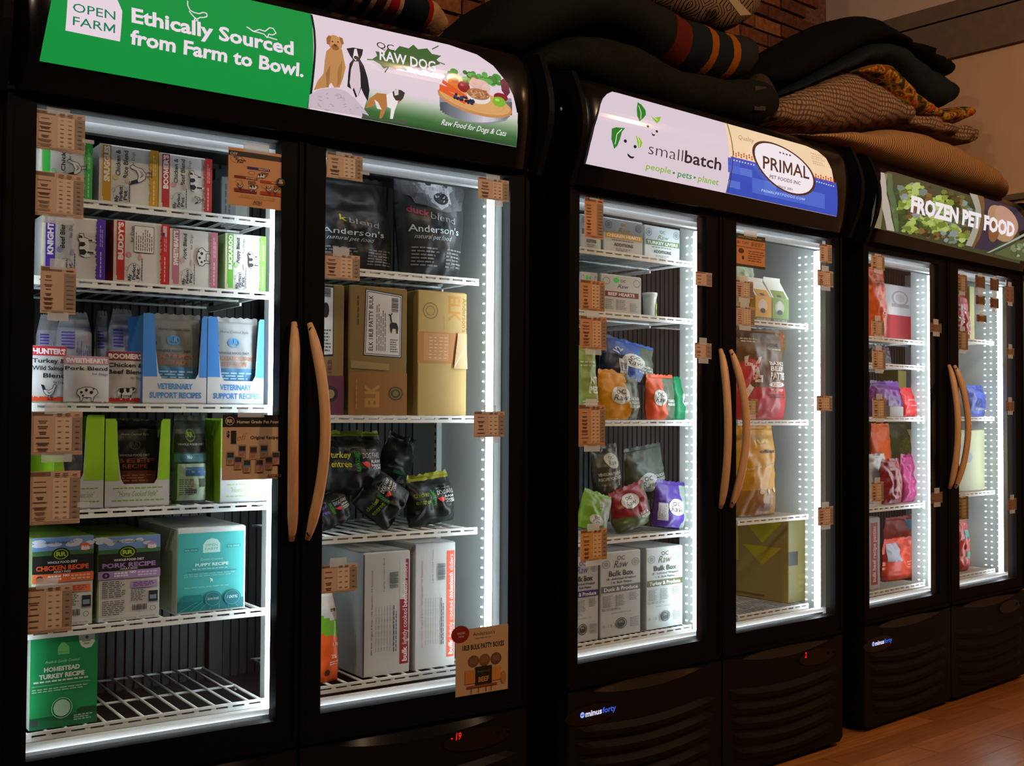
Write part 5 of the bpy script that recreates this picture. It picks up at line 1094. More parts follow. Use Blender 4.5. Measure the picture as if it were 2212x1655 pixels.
for x0, x1, yt, lab, t, c, bc in ((1246, 1293, 1208, 'white bulk box with a violet strip lettered Produce, cut off by the door frame', 'Lamb & Produce', '#4a3a8a', '#3d2a86'), (1297, 1384, 1196, 'white bulk box with a grey strip lettered Duck and Produce', 'Duck & Produce', '#3a3f40', '#5b6465'), (1396, 1475, 1186, 'white bulk box with an olive strip lettered Turkey and Produce', 'Turkey & Produce', '#4a4d1e', '#4d5424')):
    if x0 == 1246: x0 = 1222
    rowbox('B', 0, 4, x0, x1, yt, .12, .36, lab, bulk(t, c, bc), group='white bulk boxes on the bottom shelf', **OW)
# right door
z = SHELF['B', 1]
def gable(x0, x1, yt, yg, y, lab, c, word):
    a, ze = un('B', x0, yt, y); b, _ = un('B', x1, yt, y); _, zg = un('B', x0, yg, y+.04); z0 = z[0]; O = ((a+b)/2, y, z0); d = .085
    g = G(); g.box(a, b, y, y+d, z0, ze, c); g.add([(a, y, ze), (b, y, ze), (b, y+d/2, zg-.015), (a, y+d/2, zg-.015), (a, y+d, ze), (b, y+d, ze), (a, y+d/2, zg), (b, y+d/2, zg)], [(0, 1, 2, 3), (5, 4, 3, 2), (0, 3, 4), (1, 5, 2), (3, 2, 7, 6)], '#c9cfca')
    o = tag(g.build('gable_carton', 'B', O), lab, 'carton', 'gable top cartons')
    A = Art('B', y, (a, z0, b-a, ze-z0)); A.l = 1
    A.ell((.45, .62), (.28, .26), mixh(c, '#ffffff', .35), n=16); A.poly([(.3, .42), (.28, .72), (.38, .88), (.5, .9), (.6, .75), (.6, .45)], '#c6c3c6'); A.ell((.45, .42), (.17, .10), '#3f3a3e', n=14); A.rect((0, 0), (1, .16), '#5a5f4c'); A.text(word, (.1, .04), (.9, .04), .08, '#b6bab0', bold=.02)
    A.build('printed_front', O, o)
    B = Art('B', 0, (a, 0, b-a, 1)); B.rect((.12, .02), (.88, .45), mixh(c, '#806010', .25)); B.ell((.45, .12), (.14, .08), '#33302e', n=10)
    B.build('printed_slope', O, o, surf=lambda x, v, off: (x, y+v*d/2-off-.001, ze+v*(zg-.015-ze)+.0006))
gable(1632, 1667, 638, 600, .13, 'yellow gable top carton with a paw picture', '#c79c3c', 'BONE BROTH')
gable(1668, 1704, 643, 600, .13, 'green gable top carton with a paw picture beside the yellow one', '#6e9148', 'GOAT MILK')
pxbag('B', 1585, 1628, 560, 692, .16, .06, 'pale gold clear wrapped bag at the left of the top shelf behind price cards', lambda u, v: '#a79a62' if v < .7 else '#9fb4a0', lambda A: A.ell((.5, .5), (.3, .12), '#c46a2e', n=9), z0=z[0], seed=80, name='food_bag', cat='bag')
def barks(u, v): return '#a3181f' if v < .36 or (u > .96) else '#5e4528'
def barksa(A):
    A.poly([(.0, .62), (.18, .68), (.35, .66), (.42, .70), (.36, .58), (.36, .46), (.22, .42), (.14, .34), (.0, .30)], '#b02a2c'); A.poly([(.12, .70), (.20, .72), (.16, .64), (.28, .62), (.36, .70), (.44, .71), (.34, .62), (.36, .50), (.26, .44), (.24, .54), (.20, .60), (.12, .60)], '#cfc6c0'); A.poly([(.28, .42), (.42, .42), (.42, .50), (.32, .50)], '#d8cfca')
    A.ell((.36, .465), (.025, .012), '#70171a'); A.poly([(.14, .22), (.26, .36), (.20, .40), (.10, .30)], '#d8cfca')
    A.text('BONE', (.58, .83), (.86, .83), .04, '#2a1f16', bold=.02); A.greek((.58, .79), (.9, .81), 1, '#c9beb0', 3)
    A.text('BARKS', (.58, .62), (.92, .62), .04, '#d9d2c8', bold=.03); A.text('BEEF', (.58, .555), (.90, .555), .05, '#d9d2c8', bold=.03); A.text('PATTIES', (.58, .46), (.96, .46), .075, '#d9d2c8', bold=.03)
    A.ell((.72, .40), (.18, .03), '#d8cfca', n=16); A.text('KETO', (.62, .385), (.82, .385), .03, '#8f1f22', bold=.02); A.text('MORE BEEF', (.58, .325), (.88, .325), .025, '#d9c2bc', bold=.02); A.greek((.56, .24), (.92, .30), 2, '#5e1014', 3); A.greek((.08, .86), (.45, .92), 2, '#b9aa94', 4)
pxbag('B', 1583, 1692, 716, 912, .13, .08, 'tall brown and red bag with a white cow head above PATTIES', barks, barksa, z0=z[1], seed=81, crease=.009, name='food_bag', cat='bag')
pxbag('B', 1672, 1702, 718, 748, .24, .04, 'rolled tan bag top poking out high behind the beef bag', lambda u, v: '#8a6a3a', None, z0=un('B', 1690, 760, .26)[1], seed=82, name='food_bag', cat='bag')
pxbag('B', 1582, 1672, 926, 1120, .14, .08, 'golden yellow bag with round icons standing on the fourth shelf', lambda u, v: '#b98718' if v > .3 else '#8a5e1e', lambda A: (A.text('ollist', (.52, .72), (.9, .72), .04, '#2c2416', bold=.02), A.text('Waterproof Freshness', (.1, .52), (.9, .58), .03, '#d9c48a', bold=.02, snap=False), A.ell((.5, .28), (.05, .03), '#d6c9a0'), A.ell((.7, .28), (.05, .03), '#d6c9a0'), A.ell((.9, .29), (.04, .03), '#d6c9a0'), A.ell((.6, .1), (.2, .05), '#6e4418', n=8), A.rect((.5, .83), (.8, .88), '#cdb877')), z0=z[2], seed=83, crease=.011, name='food_bag', cat='bag')
def bigbox():
    y = .14; a, _ = un('B', 1703, 1320, y); b, _ = un('B', 1764, 1310, y); zt = -.414; z0 = z[3]; dep = .38; O = ((a+b)/2, y+dep/2, z0)
    b = min(b, 1.372)
    o = tag(G().carton(a, b, y, y+dep, z0, zt, '#5a5228', '#b09650', '#a8945a').build('shipping_carton', 'B', O), 'tan shipping carton with yellow arrows on its side, bottom right of the middle freezer', 'box')
    A = Art('B', 0, (0, z0, dep, zt-z0)); A.l = 1; Y = '#d8c02a'
    for v1, v0 in ((.97, .70), (.66, .42)): A.poly([(.08, v1), (.58, v1), (.33, v0)], Y)
    for u in (.64, .76, .88): A.rect((u, .45), (u+.06, .98), Y)
    A.rect((.3, .03), (.8, .06), '#7b6a34')
    A.build('printed_side', O, o, surf=lambda yy, zz, off: (a-off-.0005, y+yy, zz))
    B = Art('B', y, (a, z0, b-a, zt-z0)); B.rect((0, .45), (.55, .62), '#1e1c12'); B.greek((.6, .1), (.95, .35), 3, '#6a6030'); B.build('printed_front', O, o)
bigbox()
# ------------------------------------------------------------------ far freezer contents
z = SHELF['C', 0]; z2 = SHELF['C', 1]
cb = dict(name='food_bag', cat='bag')
pxbag('C', 1868, 1911, 584, 742, .14, .07, 'orange bag at the top left of the far freezer', lambda u, v: '#c9521c', lambda A: (A.text('os', (.5, .33), (.85, .36), .08, '#e6c9b6', shear=.2), A.greek((.4, .78), (.9, .86), 2, '#a83c14')), z0=z[0], seed=90, **cb)
def redwhite(A): A.rect((0, 0), (1, .48), '#8f1420'); A.ell((.42, .78), (.22, .13), '#8c7f84', n=22, ring=.2); A.ell((.42, .78), (.12, .07), '#9c8f94', n=14); A.rect((.2, .62), (.66, .68), '#86797e'); A.rect((0, 0), (1, .03), '#b5b0b0')
def cbox(x0, x1, yt, y, dep, z0, lab, art=None, **kw):
    a, zt = un('C', x0, yt, y); b, _ = un('C', x1, yt+10, y); return carton('C', a, b, z0, zt, y, dep, lab, art, **kw)
cbox(1909, 1990, 612, .25, .2, z[0], 'white and crimson box with a round grey crest on the top shelf', redwhite, front='#a9a4a3', side='#8a8585', top='#8a8585')
pxbag('C', 1880, 1922, 750, 790, .20, .05, 'dark plum bag squeezed between the two upper shelves', lambda u, v: '#2e1a2a', None, z0=z[1], seed=91, **cb)
cbox(1940, 1958, 800, .36, .1, z[2], 'narrow yellow box at the back behind the purple bag', None, front='#8c8628', side='#5a5220', top='#5a5220')
pxbag('C', 1876, 1944, 828, 906, .15, .10, 'bright purple bag standing on the third shelf', lambda u, v: '#6b2384' if v > .55 else '#54206a', None, z0=z[2], seed=92, **cb)
pxbag('C', 1944, 1973, 843, 906, .14, .06, 'small red bag beside the purple one', lambda u, v: '#b3262a', lambda A: (A.greek((.3, .6), (.8, .66), 1, '#e0b0a8'), A.greek((.3, .4), (.7, .44), 1, '#e0b0a8')), z0=z[2], seed=93, **cb)
cbox(1922, 1952, 878, .125, .08, z[2], 'low open white tray in front of the purple bag', None, front='#a3a0a2', side='#8a888a', top='#8a888a', name='display_tray')
pxbag('C', 1880, 1922, 920, 985, .30, .06, 'burnt orange bag at the back left of the fourth shelf', lambda u, v: '#b5481a', None, z0=z[3]+.0, seed=94, **cb)
pxbag('C', 1915, 1976, 914, 1095, .36, .08, 'large dark olive green bag at the back of the fourth shelf', lambda u, v: '#3c4420' if u < .7 else '#26331f', lambda A: A.ell((.5, .6), (.3, .2), '#4c5428', n=9), z0=z[3], seed=95, **cb)
pxbag('C', 1872, 1913, 985, 1092, .20, .07, 'crumpled white bag at the left of the fourth shelf', lambda u, v: '#b7b9bb', lambda A: A.greek((.4, .4), (.8, .6), 5, '#5a78a8', 3), z0=z[3], seed=96, crease=.02, **cb)
pxbag('C', 1901, 1944, 996, 1098, .135, .06, 'dark crimson bag at the front of the fourth shelf', lambda u, v: '#7d1024', lambda A: A.rect((.35, .78), (.5, .84), '#c7b0b0'), z0=z[3], seed=97, crease=.016, **cb)
pxbag('C', 1944, 1972, 986, 1096, .14, .06, 'magenta pink bag leaning beside the crimson one', lambda u, v: '#8a1f56', None, z0=z[3], seed=98, crease=.018, tilt=.0, **cb)
pxbag('C', 1968, 1988, 1012, 1090, .20, .05, 'orange bag nearly hidden at the right of the fourth shelf', lambda u, v: '#c9561f', None, z0=z[3], seed=99, **cb)
def patt(A): A.rect((.2, .06), (.78, .93), '#94221f'); A.text('bulk beef recipe patties', (.62, .10), (.62, .88), .28, '#dcc8c2', bold=.02)
cbox(1876, 1901, 1120, .13, .30, z[4], 'upright white box with a red strip lettered bulk beef recipe patties', patt, front='#a9a9a9', side='#9a9a9a', top='#9a9a9a')
pxbag('C', 1905, 1988, 1166, 1246, .178, .09, 'wide salmon red bag lying at the front of the bottom shelf', lambda u, v: '#b03420', lambda A: (A.ell((.5, .55), (.2, .3), '#c24a30', n=18, ring=.2), A.rect((.04, .5), (.3, .95), '#8a8a94'), A.greek((.4, .3), (.7, .5), 3, '#cf7b66')), z0=z[4], seed=101, **cb)
pxbag('C', 1908, 1990, 1120, 1250, .33, .06, 'red bag with a blue label standing behind the salmon one', lambda u, v: '#8a2a22', lambda A: A.rect((.55, .78), (.85, .97), '#2f6f8c'), z0=z[4], seed=102, **cb)
pxbag('C', 2052, 2094, 640, 740, .14, .05, 'pink red bag with white spots at the top left of the far right door', lambda u, v: '#a3303a', lambda A: [A.ell((random.Random(i).uniform(.1, .9), .2+.6*(i*.37 % 1)), (.05, .03), '#d8c8c8', n=6) for i in range(16)], z0=z2[0], seed=103, **cb)
cbox(2094, 2105, 618, .15, .12, z2[0], 'narrow pale yellow box beside the spotted bag', None, front='#a9a468', side='#8d884e', top='#8d884e')
pxbag('C', 2085, 2125, 837, 902, .14, .06, 'periwinkle blue bag on the second shelf of the far right door', lambda u, v: '#4a5aa8', lambda A: (A.poly([(.3, .35), (.75, .3), (.7, .6), (.35, .65)], '#2a3b78'), A.greek((.3, .22), (.85, .3), 2, '#a3b45a')), z0=z2[1], seed=104, **cb)
cbox(2060, 2127, 930, .15, .26, z2[2], 'pale green white carton standing behind the wooden handle', lambda A: (A.ell((.45, .55), (.14, .09), '#8b9396', n=16), A.poly([(.2, .8), (.5, .8), (.5, .7), (.2, .7)], '#a0aaa4')), front='#a9ad8e', side='#a9ad8e', top='#a9ad8e')
pxbag('C', 2052, 2090, 1126, 1236, .14, .07, 'bright red bag with teal patches at the bottom of the far right door', lambda u, v: '#b5201c', lambda A: (A.rect((.55, .65), (.85, .82), '#3f8f8c'), A.poly([(.5, .3), (.9, .2), (.9, .35), (.6, .42)], '#2f8a5a')), z0=z2[3], seed=106, **cb)
# ------------------------------------------------------------------ price cards and posters on the doors
def card_art(cols, rows, seed, base='#c9a083'):
    def f(A):
        ink = mixh(base, '#3a2018', .72); lt = mixh(base, '#d9ccb8', .35); gr = mixh(base, '#6b6258', .62)
        A.rect((.02, .90), (.42 if cols > 2 else .60, .985), mixh(base, '#4a3026', .6)); A.greek((.06, .92), (.38, .965), 2, mixh(base, '#2c1812', .8), seed, .35)
        gx = .79 if cols > 2 else .66
        A.rect((gx, .09), (.995, .87), gr)
        if cols > 2: A.rect((.46, .09), (.79, .87), lt)
        R = random.Random(seed)
        for r in range(rows):
            v = .85-(r+.62)*.76/rows; h = .13/rows
            w_ = R.uniform(.07, .14); A.rect((.22-w_, v), (.22+w_, v+h), ink)
            if R.random() < .6: w_ *= .8; A.rect((.22-w_, v-h*1.9), (.22+w_, v-h*.9), ink)
            if cols > 2:
                for c in (.545, .70): A.rect((c-.035, v), (c+.035, v+h), mixh(ink, lt, .35))
            A.rect((gx+.07, v), (.93, v+h), mixh(ink, gr, .4))
        if cols > 2:
            for c in (.545, .70): A.rect((c-.05, .905), (c+.05, .925), ink); A.rect((c-.05, .94), (c+.05, .96), ink)
        A.rect((gx+.05, .92), (.93, .94), ink); A.rect((.05, .05), (.97, .06), ink); A.rect((.3, .027), (.65, .037), ink)
    return f
NC = [0]
def card(k, x0, y0, x1, y1, label, cols=4, rows=7, y=-.0022, tape='tb', base='#b99b86', name='price_card', cat='price card', art=None, group=None):
    """photo corners: top-left and bottom-right"""
    a, zt = un(k, x0, y0, y); b, zb = un(k, x1, y1, y); O = ((a+b)/2, y, zb); NC[0] += 1
    o = tag(G().box(a, b, y, y+.0009, zb, zt, base).build(name, k, O), label, cat, group)
    A = Art(k, y, (a, zb, b-a, zt-zb), step=.00008); A.l = 1; (art or card_art(cols, rows, NC[0], base))(A); A.build('printed_front', O, o)
    W, H = b-a, zt-zb
    if 't' in tape: G().box(a+W*.25, b-W*.3, y-.0009, y-.0006, zt-.006, zt+.018, M_TAPEC).build('tape', k, O, o)
    if 'b' in tape: G().box(a+W*.2, b-W*.2, y-.0009, y-.0006, zb-.016, zb+.004, M_TAPEC).build('tape', k, O, o)
    if 'r' in tape: G().box(b-.006, b+.02, y-.0009, y-.0006, zb+H*.3, zb+H*.4, M_TAPEC).build('tape', k, O, o)
    return o
card('A', 73, 234, 183, 334, 'large kraft price table at the top left corner of the nearest door', rows=7, tape='tr')
card('A', 71, 367, 180, 474, 'large kraft price table second from the top on the nearest door', rows=8, tape='b')
card('A', 88, 574, 163, 680, 'narrow two column kraft price card above the bagged food shelf', cols=2, rows=8)
card('A', 68, 889, 177, 982, 'grey brown price table level with the lime green trays', rows=6)
card('A', 62, 1019, 172, 1130, 'grey brown price table hanging in front of the far left lime tray', rows=8, tape='r')
card('A', 50, 1270, 155, 1362, 'price table taped over the orange chicken recipe box', rows=6, tape='t')
def poster1(A):
    A.rect((0, .86), (1, .95), '#2a2622'); A.text('OFF', (.03, .87), (.15, .87), .05, '#c9b9a0'); A.ell((.15, .80), (.12, .06), '#3a2a1c', n=20, ring=.06)
    for i, t in enumerate(('My', 'Perfect', 'Pet')): A.text(t, (.09+i*.03, .82-i*.035), (.13+i*.03+.02*len(t), .82-i*.035), .03, '#2a1c14', bold=.03)
    for x, v, c, t in ((.32, .66, '#2b1f52', "KNIGHT'S"), (.10, .48, '#6b1d16', "BOOMER'S"), (.55, .45, '#a3301c', "HUNTER'S")): A.rect((x, v), (x+.40, v+.045), c); A.text(t, (x+.2, v+.008), (x+.38, v+.008), .03, '#c9a88c', bold=.03); A.ell((x+.08, v-.06), (.06, .035), '#8a5a34', n=16, ring=.1); A.greek((x+.24, v-.09), (x+.38, v-.02), 3, '#4a2c1a', 3)
    A.rect((.10, .24), (.49, .30), '#6b1d16'); A.rect((.55, .24), (.94, .30), '#a3301c'); cow(A, .43, .34, .08, 0, A.face[2]/A.face[3], '#20160f'); cow(A, .57, .56, .08, 0, A.face[2]/A.face[3], '#20160f'); hen(A, .2, .34, .06, 0, 1, '#3a2418'); hen(A, .70, .34, .07, 0, 1, '#4a3018'); hen(A, .82, .33, .06, 0, 1, '#5a4022')
    A.ell((.90, .50), (.075, .07), '#26262e', n=22); A.text('$3', (.875, .51), (.925, .51), .03, '#c9b9a0', bold=.04); A.text('OFF', (.86, .47), (.94, .47), .03, '#c9b9a0', bold=.04)
    A.text('$3 Off Boomer, Hunter, and Knight', (.2, .165), (.82, .165), .028, '#6a4a2a'); A.text('ASTRO', (.42, .07), (.58, .07), .04, '#3a2414', bold=.04)
card('A', 494, 317, 616, 456, 'orange kraft poster with three pet food boxes and a three dollar badge', name='promo_poster', cat='poster', base='#c08a5c', art=poster1, tape='t', y=-.0045)
def poster2(A):
    A.rect((0, .81), (1, 1), '#1b1714'); A.ell((.12, .905), (.075, .065), '#b9a690', n=20, ring=.12); A.text('RR', (.07, .88), (.17, .88), .05, '#b9a690', bold=.05); A.text('Human Grade Pet Food', (.24, .87), (.96, .87), .045, '#c6b49c', bold=.02)
    A.text('$', (.07, .66), (.12, .66), .09, '#201a16', bold=.04); A.text('1', (.14, .57), (.23, .57), .17, '#201a16', bold=.07); A.text('off', (.25, .60), (.42, .62), .10, '#a37a2c', shear=.35, bold=-.01, snap=False); A.text('Original Recipes', (.47, .625), (.97, .625), .05, '#3a2c20', bold=.02)
    for x, v in ((.27, .42), (.46, .40), (.64, .42), (.07, .32), (.20, .25), (.35, .20), (.56, .20), (.72, .24), (.84, .31)):
        A.rect((x, v-.09), (x+.125, v+.12), '#8f6a48'); A.rect((x+.01, v-.08), (x+.115, v+.11), '#a98264'); A.rect((x+.01, v+.02), (x+.115, v+.10), '#2a2c30'); A.rect((x+.01, v+.0), (x+.115, v+.025), ['#3f7fae', '#7a3a4a', '#8f5a8a'][int(x*10) % 3]); A.greek((x+.02, v-.07), (x+.10, v-.01), 3, '#6a4c34')
    A.text('ASTRO', (.75, .03), (1.0, .03), .04, '#5a2a1c', bold=.04)
card('A', 481, 896, 606, 1034, 'black topped poster lettered Human Grade Pet Food with one dollar off', name='promo_poster', cat='poster', base='#b99a7c', art=poster2, tape='t', y=-.0045)
card('A', 706, 327, 783, 393, 'kraft price table at the top left of the second door', rows=5, tape='tr')
card('A', 1033, 381, 1099, 437, 'kraft price table at the top right of the second door', rows=5, tape='tb', y=-.0045)
card('A', 699, 546, 777, 607, 'kraft price table in front of the upper shelf edge, second door', rows=5, tape='t')
card('A', 1024, 889, 1090, 944, 'brown price table across the light strip of the second door', rows=5)
card('A', 692, 1223, 771, 1276, 'brown price table taped above the orange bag', rows=4, tape='t')
def poster3(A):
    A.ell((.08, .93), (.17, .13), '#7a1d1c', n=26); A.text('ORDER', (.02, .93), (.17, .93), .03, '#b9967a', bold=.02); A.text('NOW', (.05, .88), (.15, .88), .03, '#b9967a', bold=.02)
    A.text("Anderson's", (.32, .88), (.74, .88), .06, '#4a3526'); A.greek((.36, .83), (.68, .85), 1, '#6a4c36'); A.text('18LB BULK PATTY BOXES', (.12, .68), (.92, .68), .075, '#251a14', bold=.02)
    for x, c in ((.33, '#5e3e2c'), (.54, '#6a4228'), (.76, '#5a3828')):
        A.ell((x, .50), (.105, .09), c, n=20)
        for i in range(4): A.line([(x-.07, .47+i*.022), (x+.07, .475+i*.022)], .0012, '#8c6a50')
    A.rect((.17, .17), (.40, .37), '#ad6f34'); A.rect((.66, .17), (.85, .37), '#b5752f'); A.rect((.36, .14), (.68, .41), '#1b1511'); A.text("Anderson's", (.40, .32), (.64, .32), .03, '#6a5240'); A.text('BEEF', (.42, .18), (.62, .18), .07, '#a9763a', bold=.03)
    A.rect((.2, .10), (.78, .135), '#7a3a1e')
    for x in (.28, .42, .56, .66): A.rect((x, .02), (x+.012, .10), '#3a2016')
    A.ell((.9, .2), (.05, .1), '#a06a3a', n=10)
card('A', 985, 1362, 1097, 1488, 'kraft poster lettered 18LB BULK PATTY BOXES at the foot of the second door', name='promo_poster', cat='poster', base='#ab8c68', art=poster3, tape='', y=-.016)
card('B', 1263, 424, 1303, 518, 'tall narrow orange price card at the top left of the third door', cols=2, rows=10, tape='t', base='#b98862')
card('B', 1253, 603, 1306, 674, 'orange price table in front of the hearts boxes', rows=7, tape='', base='#b3835c')
card('B', 1253, 681, 1310, 757, 'orange price table just under the hearts boxes', rows=8, base='#b3835c')
card('B', 1250, 874, 1307, 964, 'orange price table left of the amber pouch', rows=9, base='#b3835c')
card('B', 1254, 1146, 1311, 1208, 'orange price table above the bulk boxes', rows=6, base='#b88a50')
card('B', 1503, 586, 1538, 620, 'small brown price card on the frame, upper of two by the third door light', cols=2, rows=3, y=-.016, tape='')
card('B', 1501, 740, 1537, 776, 'small brown price card on the frame, lower of two by the third door light', cols=2, rows=3, y=-.016)
def poster4(A):
    A.rect((0, .84), (1, 1), '#3a3a24'); A.rect((0, 0), (1, .08), '#3a3a24'); A.text('$1 OFF', (.02, .70), (.42, .70), .08, '#4a2c14', bold=.0); A.greek((.5, .66), (.95, .8), 3, '#6a4020'); A.rect((0, .60), (1, .62), '#7a4a26'); A.greek((.4, .18), (.97, .54), 5, '#6a3c1c', 3, .35); A.ell((.16, .48), (.1, .08), '#5a2c14', n=9); A.ell((.22, .28), (.04, .06), '#3a2010', n=8); A.greek((.05, .88), (.9, .94), 1, '#8a7a50')
card('B', 1591, 503, 1653, 583, 'orange one dollar off poster with dark green bands at the top of the fourth door', name='promo_poster', cat='poster', base='#b87c50', art=poster4, tape='t')
card('B', 1588, 604, 1627, 646, 'price table below the one dollar off poster', rows=6, base='#b59884')
card('B', 1588, 660, 1630, 706, 'price table left of the gable top cartons', rows=7, base='#b59884')
card('B', 1613, 862, 1637, 896, 'small price table showing over the red base of the beef bag', rows=4, base='#b09c78', tape='b')
card('B', 1771, 526, 1797, 569, 'brown price card topmost of four down the right edge of the fourth door', cols=2, rows=6, y=-.005, tape='')
card('B', 1766, 582, 1800, 621, 'brown price card second of four down the right edge of the fourth door', rows=6, y=-.006)
card('B', 1764, 855, 1798, 888, 'brown price card third of four down the right edge of the fourth door', rows=4, y=-.006, tape='')
card('B', 1767, 1096, 1800, 1133, 'brown price card lowest of four down the right edge of the fourth door', rows=5, y=-.006)
for (x0, y0, x1, y1, lab, rows) in ((1882, 548, 1911, 585, 'small price card at the top left corner of the fifth door', 5), (1883, 690, 1910, 726, 'small price card over the orange bag, fifth door', 5), (1884, 754, 1913, 799, 'taller price card just under the orange bag, fifth door', 6), (1885, 860, 1915, 904, 'small price card over the purple bag, fifth door', 6), (1882, 1042, 1909, 1082, 'small price card over the crumpled white bag, fifth door', 5)):
    card('C', x0, y0, x1, y1, lab, rows=rows, base='#b09478')
card('C', 2010, 697, 2034, 720, 'small brown card on the frame beside the light, upper of two, fifth door', cols=2, rows=2, y=-.016, base='#7a5640'); card('C', 2012, 1064, 2036, 1086, 'small brown card on the frame beside the light, lower of two, fifth door', cols=2, rows=2, y=-.016, base='#7a5640')
for (x0, y0, x1, y1, lab, c) in ((2067, 591, 2089, 632, 'price card at the top left corner of the last door', '#94785e'), (2068, 712, 2091, 757, 'price card under the spotted pink bag, last door', '#8c7258'), (2107, 594, 2128, 624, 'plain brown card, upper left of the five clustered high on the last door', '#6b4a3c'), (2139, 600, 2158, 630, 'plain brown card, upper right of the five clustered high on the last door', '#6b4a3c'), (2108, 637, 2128, 660, 'plain brown card, middle left of the five clustered high on the last door', '#6b4a3c'), (2139, 642, 2158, 667, 'plain brown card, middle right of the five clustered high on the last door', '#6b4a3c'), (2110, 679, 2131, 697, 'plain brown card, lowest of the five clustered high on the last door', '#7a5138'), (2068, 1074, 2092, 1121, 'olive brown card above the bright red bag, last door', '#7c7048')):
    card('C', x0, y0, x1, y1, lab, rows=5, base=c, cols=4 if x0 < 2100 else 2)
for (x0, y0, x1, y1, lab) in ((2173, 616, 2190, 655, 'card topmost of four on the right edge of the last door'), (2174, 751, 2191, 768, 'card second of four on the right edge of the last door'), (2173, 866, 2191, 889, 'card third of four on the right edge of the last door'), (2177, 1078, 2196, 1101, 'card lowest of four on the right edge of the last door')):
    card('C', x0, y0, x1, y1, lab, cols=2, rows=3, y=-.016, base='#8a6a52')
# ------------------------------------------------------------------ folded beds, blankets and cushions on top
def fabric(name, base, kind=None, cols=None):
    m = bpy.data.materials.new(name); m.use_nodes = True; nt = m.node_tree; b = nt.nodes['Principled BSDF']; b.inputs['Roughness'].default_value = .95; b.inputs['Specular IOR Level'].default_value = .1
    tc = nt.nodes.new('ShaderNodeTexCoord'); n = nt.nodes.new('ShaderNodeTexNoise'); n.inputs['Scale'].default_value = 90; nt.links.new(tc.outputs['Object'], n.inputs['Vector'])
    bp = nt.nodes.new('ShaderNodeBump'); bp.inputs['Strength'].default_value = .5; bp.inputs['Distance'].default_value = .003; nt.links.new(n.outputs['Fac'], bp.inputs['Height']); nt.links.new(bp.outputs['Normal'], b.inputs['Normal'])
    def ramp(src, stops, const=False):
        r = nt.nodes.new('ShaderNodeValToRGB'); r.color_ramp.interpolation = 'CONSTANT' if const else 'LINEAR'
        e = r.color_ramp.elements
        while len(e) > 1: e.remove(e[-1])
        e[0].position = stops[0][0]; e[0].color = lin(stops[0][1])
        for p, c in stops[1:]: q = e.new(p); q.color = lin(c)
        nt.links.new(src, r.inputs['Fac']); return r.outputs['Color']
    if kind == 'stripe':   # along local x, stops in metres -> 0..1
        sp = nt.nodes.new('ShaderNodeSeparateXYZ'); nt.links.new(tc.outputs['Object'], sp.inputs[0]); mr = nt.nodes.new('ShaderNodeMapRange'); mr.inputs[1].default_value = base[0]; mr.inputs[2].default_value = base[1]; nt.links.new(sp.outputs['X'], mr.inputs[0])
        nt.links.new(ramp(mr.outputs[0], cols, True), b.inputs['Base Color'])
    elif kind == 'cord':
        wv = nt.nodes.new('ShaderNodeTexWave'); wv.bands_direction = 'X'; wv.inputs['Scale'].default_value = 20; wv.inputs['Distortion'].default_value = .6; wv.inputs['Detail Scale'].default_value = .5; nt.links.new(tc.outputs['Object'], wv.inputs['Vector'])
        nt.links.new(ramp(wv.outputs['Fac'], [(0, cols[0]), (.35, cols[1])]), b.inputs['Base Color']); nt.links.new(wv.outputs['Fac'], bp.inputs['Height']); bp.inputs['Distance'].default_value = .004
    elif kind == 'plaid':
        out = []
        for d, s in (('X', 22), ('Z', 16)):
            wv = nt.nodes.new('ShaderNodeTexWave'); wv.bands_direction = d; wv.inputs['Scale'].default_value = s; wv.inputs['Distortion'].default_value = 3; wv.inputs['Detail'].default_value = 3; nt.links.new(tc.outputs['Object'], wv.inputs['Vector']); out.append(wv.outputs['Fac'])
        mm = nt.nodes.new('ShaderNodeMath'); mm.operation = 'MULTIPLY'; nt.links.new(out[0], mm.inputs[0]); nt.links.new(out[1], mm.inputs[1]); nt.links.new(ramp(mm.outputs[0], [(0, cols[0]), (.4, cols[1])]), b.inputs['Base Color'])
    elif kind == 'floral':
        v = nt.nodes.new('ShaderNodeTexNoise'); v.inputs['Scale'].default_value = 22; v.inputs['Detail'].default_value = 3; nt.links.new(tc.outputs['Object'], v.inputs['Vector']); nt.links.new(ramp(v.outputs['Fac'], cols, True), b.inputs['Base Color'])
    elif kind == 'aztec':
        wv = nt.nodes.new('ShaderNodeTexWave'); wv.wave_profile = 'TRI'; wv.bands_direction = 'DIAGONAL'; wv.inputs['Scale'].default_value = 4.5; mp = nt.nodes.new('ShaderNodeMapping'); nt.links.new(tc.outputs['Object'], mp.inputs[0])
        ab = nt.nodes.new('ShaderNodeVectorMath'); ab.operation = 'PINGPONG' if False else 'ABSOLUTE'; fr = nt.nodes.new('ShaderNodeVectorMath'); fr.operation = 'FRACTION'; sc = nt.nodes.new('ShaderNodeVectorMath'); sc.operation = 'SCALE'; sc.inputs['Scale'].default_value = 7
        su = nt.nodes.new('ShaderNodeVectorMath'); su.operation = 'SUBTRACT'; su.inputs[1].default_value = (.5, .5, .5)
        nt.links.new(mp.outputs[0], sc.inputs[0]); nt.links.new(sc.outputs[0], fr.inputs[0]); nt.links.new(fr.outputs[0], su.inputs[0]); nt.links.new(su.outputs[0], ab.inputs[0]); nt.links.new(ab.outputs[0], wv.inputs['Vector'])
        nt.links.new(ramp(wv.outputs['Fac'], cols, True), b.inputs['Base Color'])
    else:
        nt.links.new(ramp(n.outputs['Fac'], [(.3, mixh(base, '#000000', .3)), (.7, base)]), b.inputs['Base Color'])
    return m
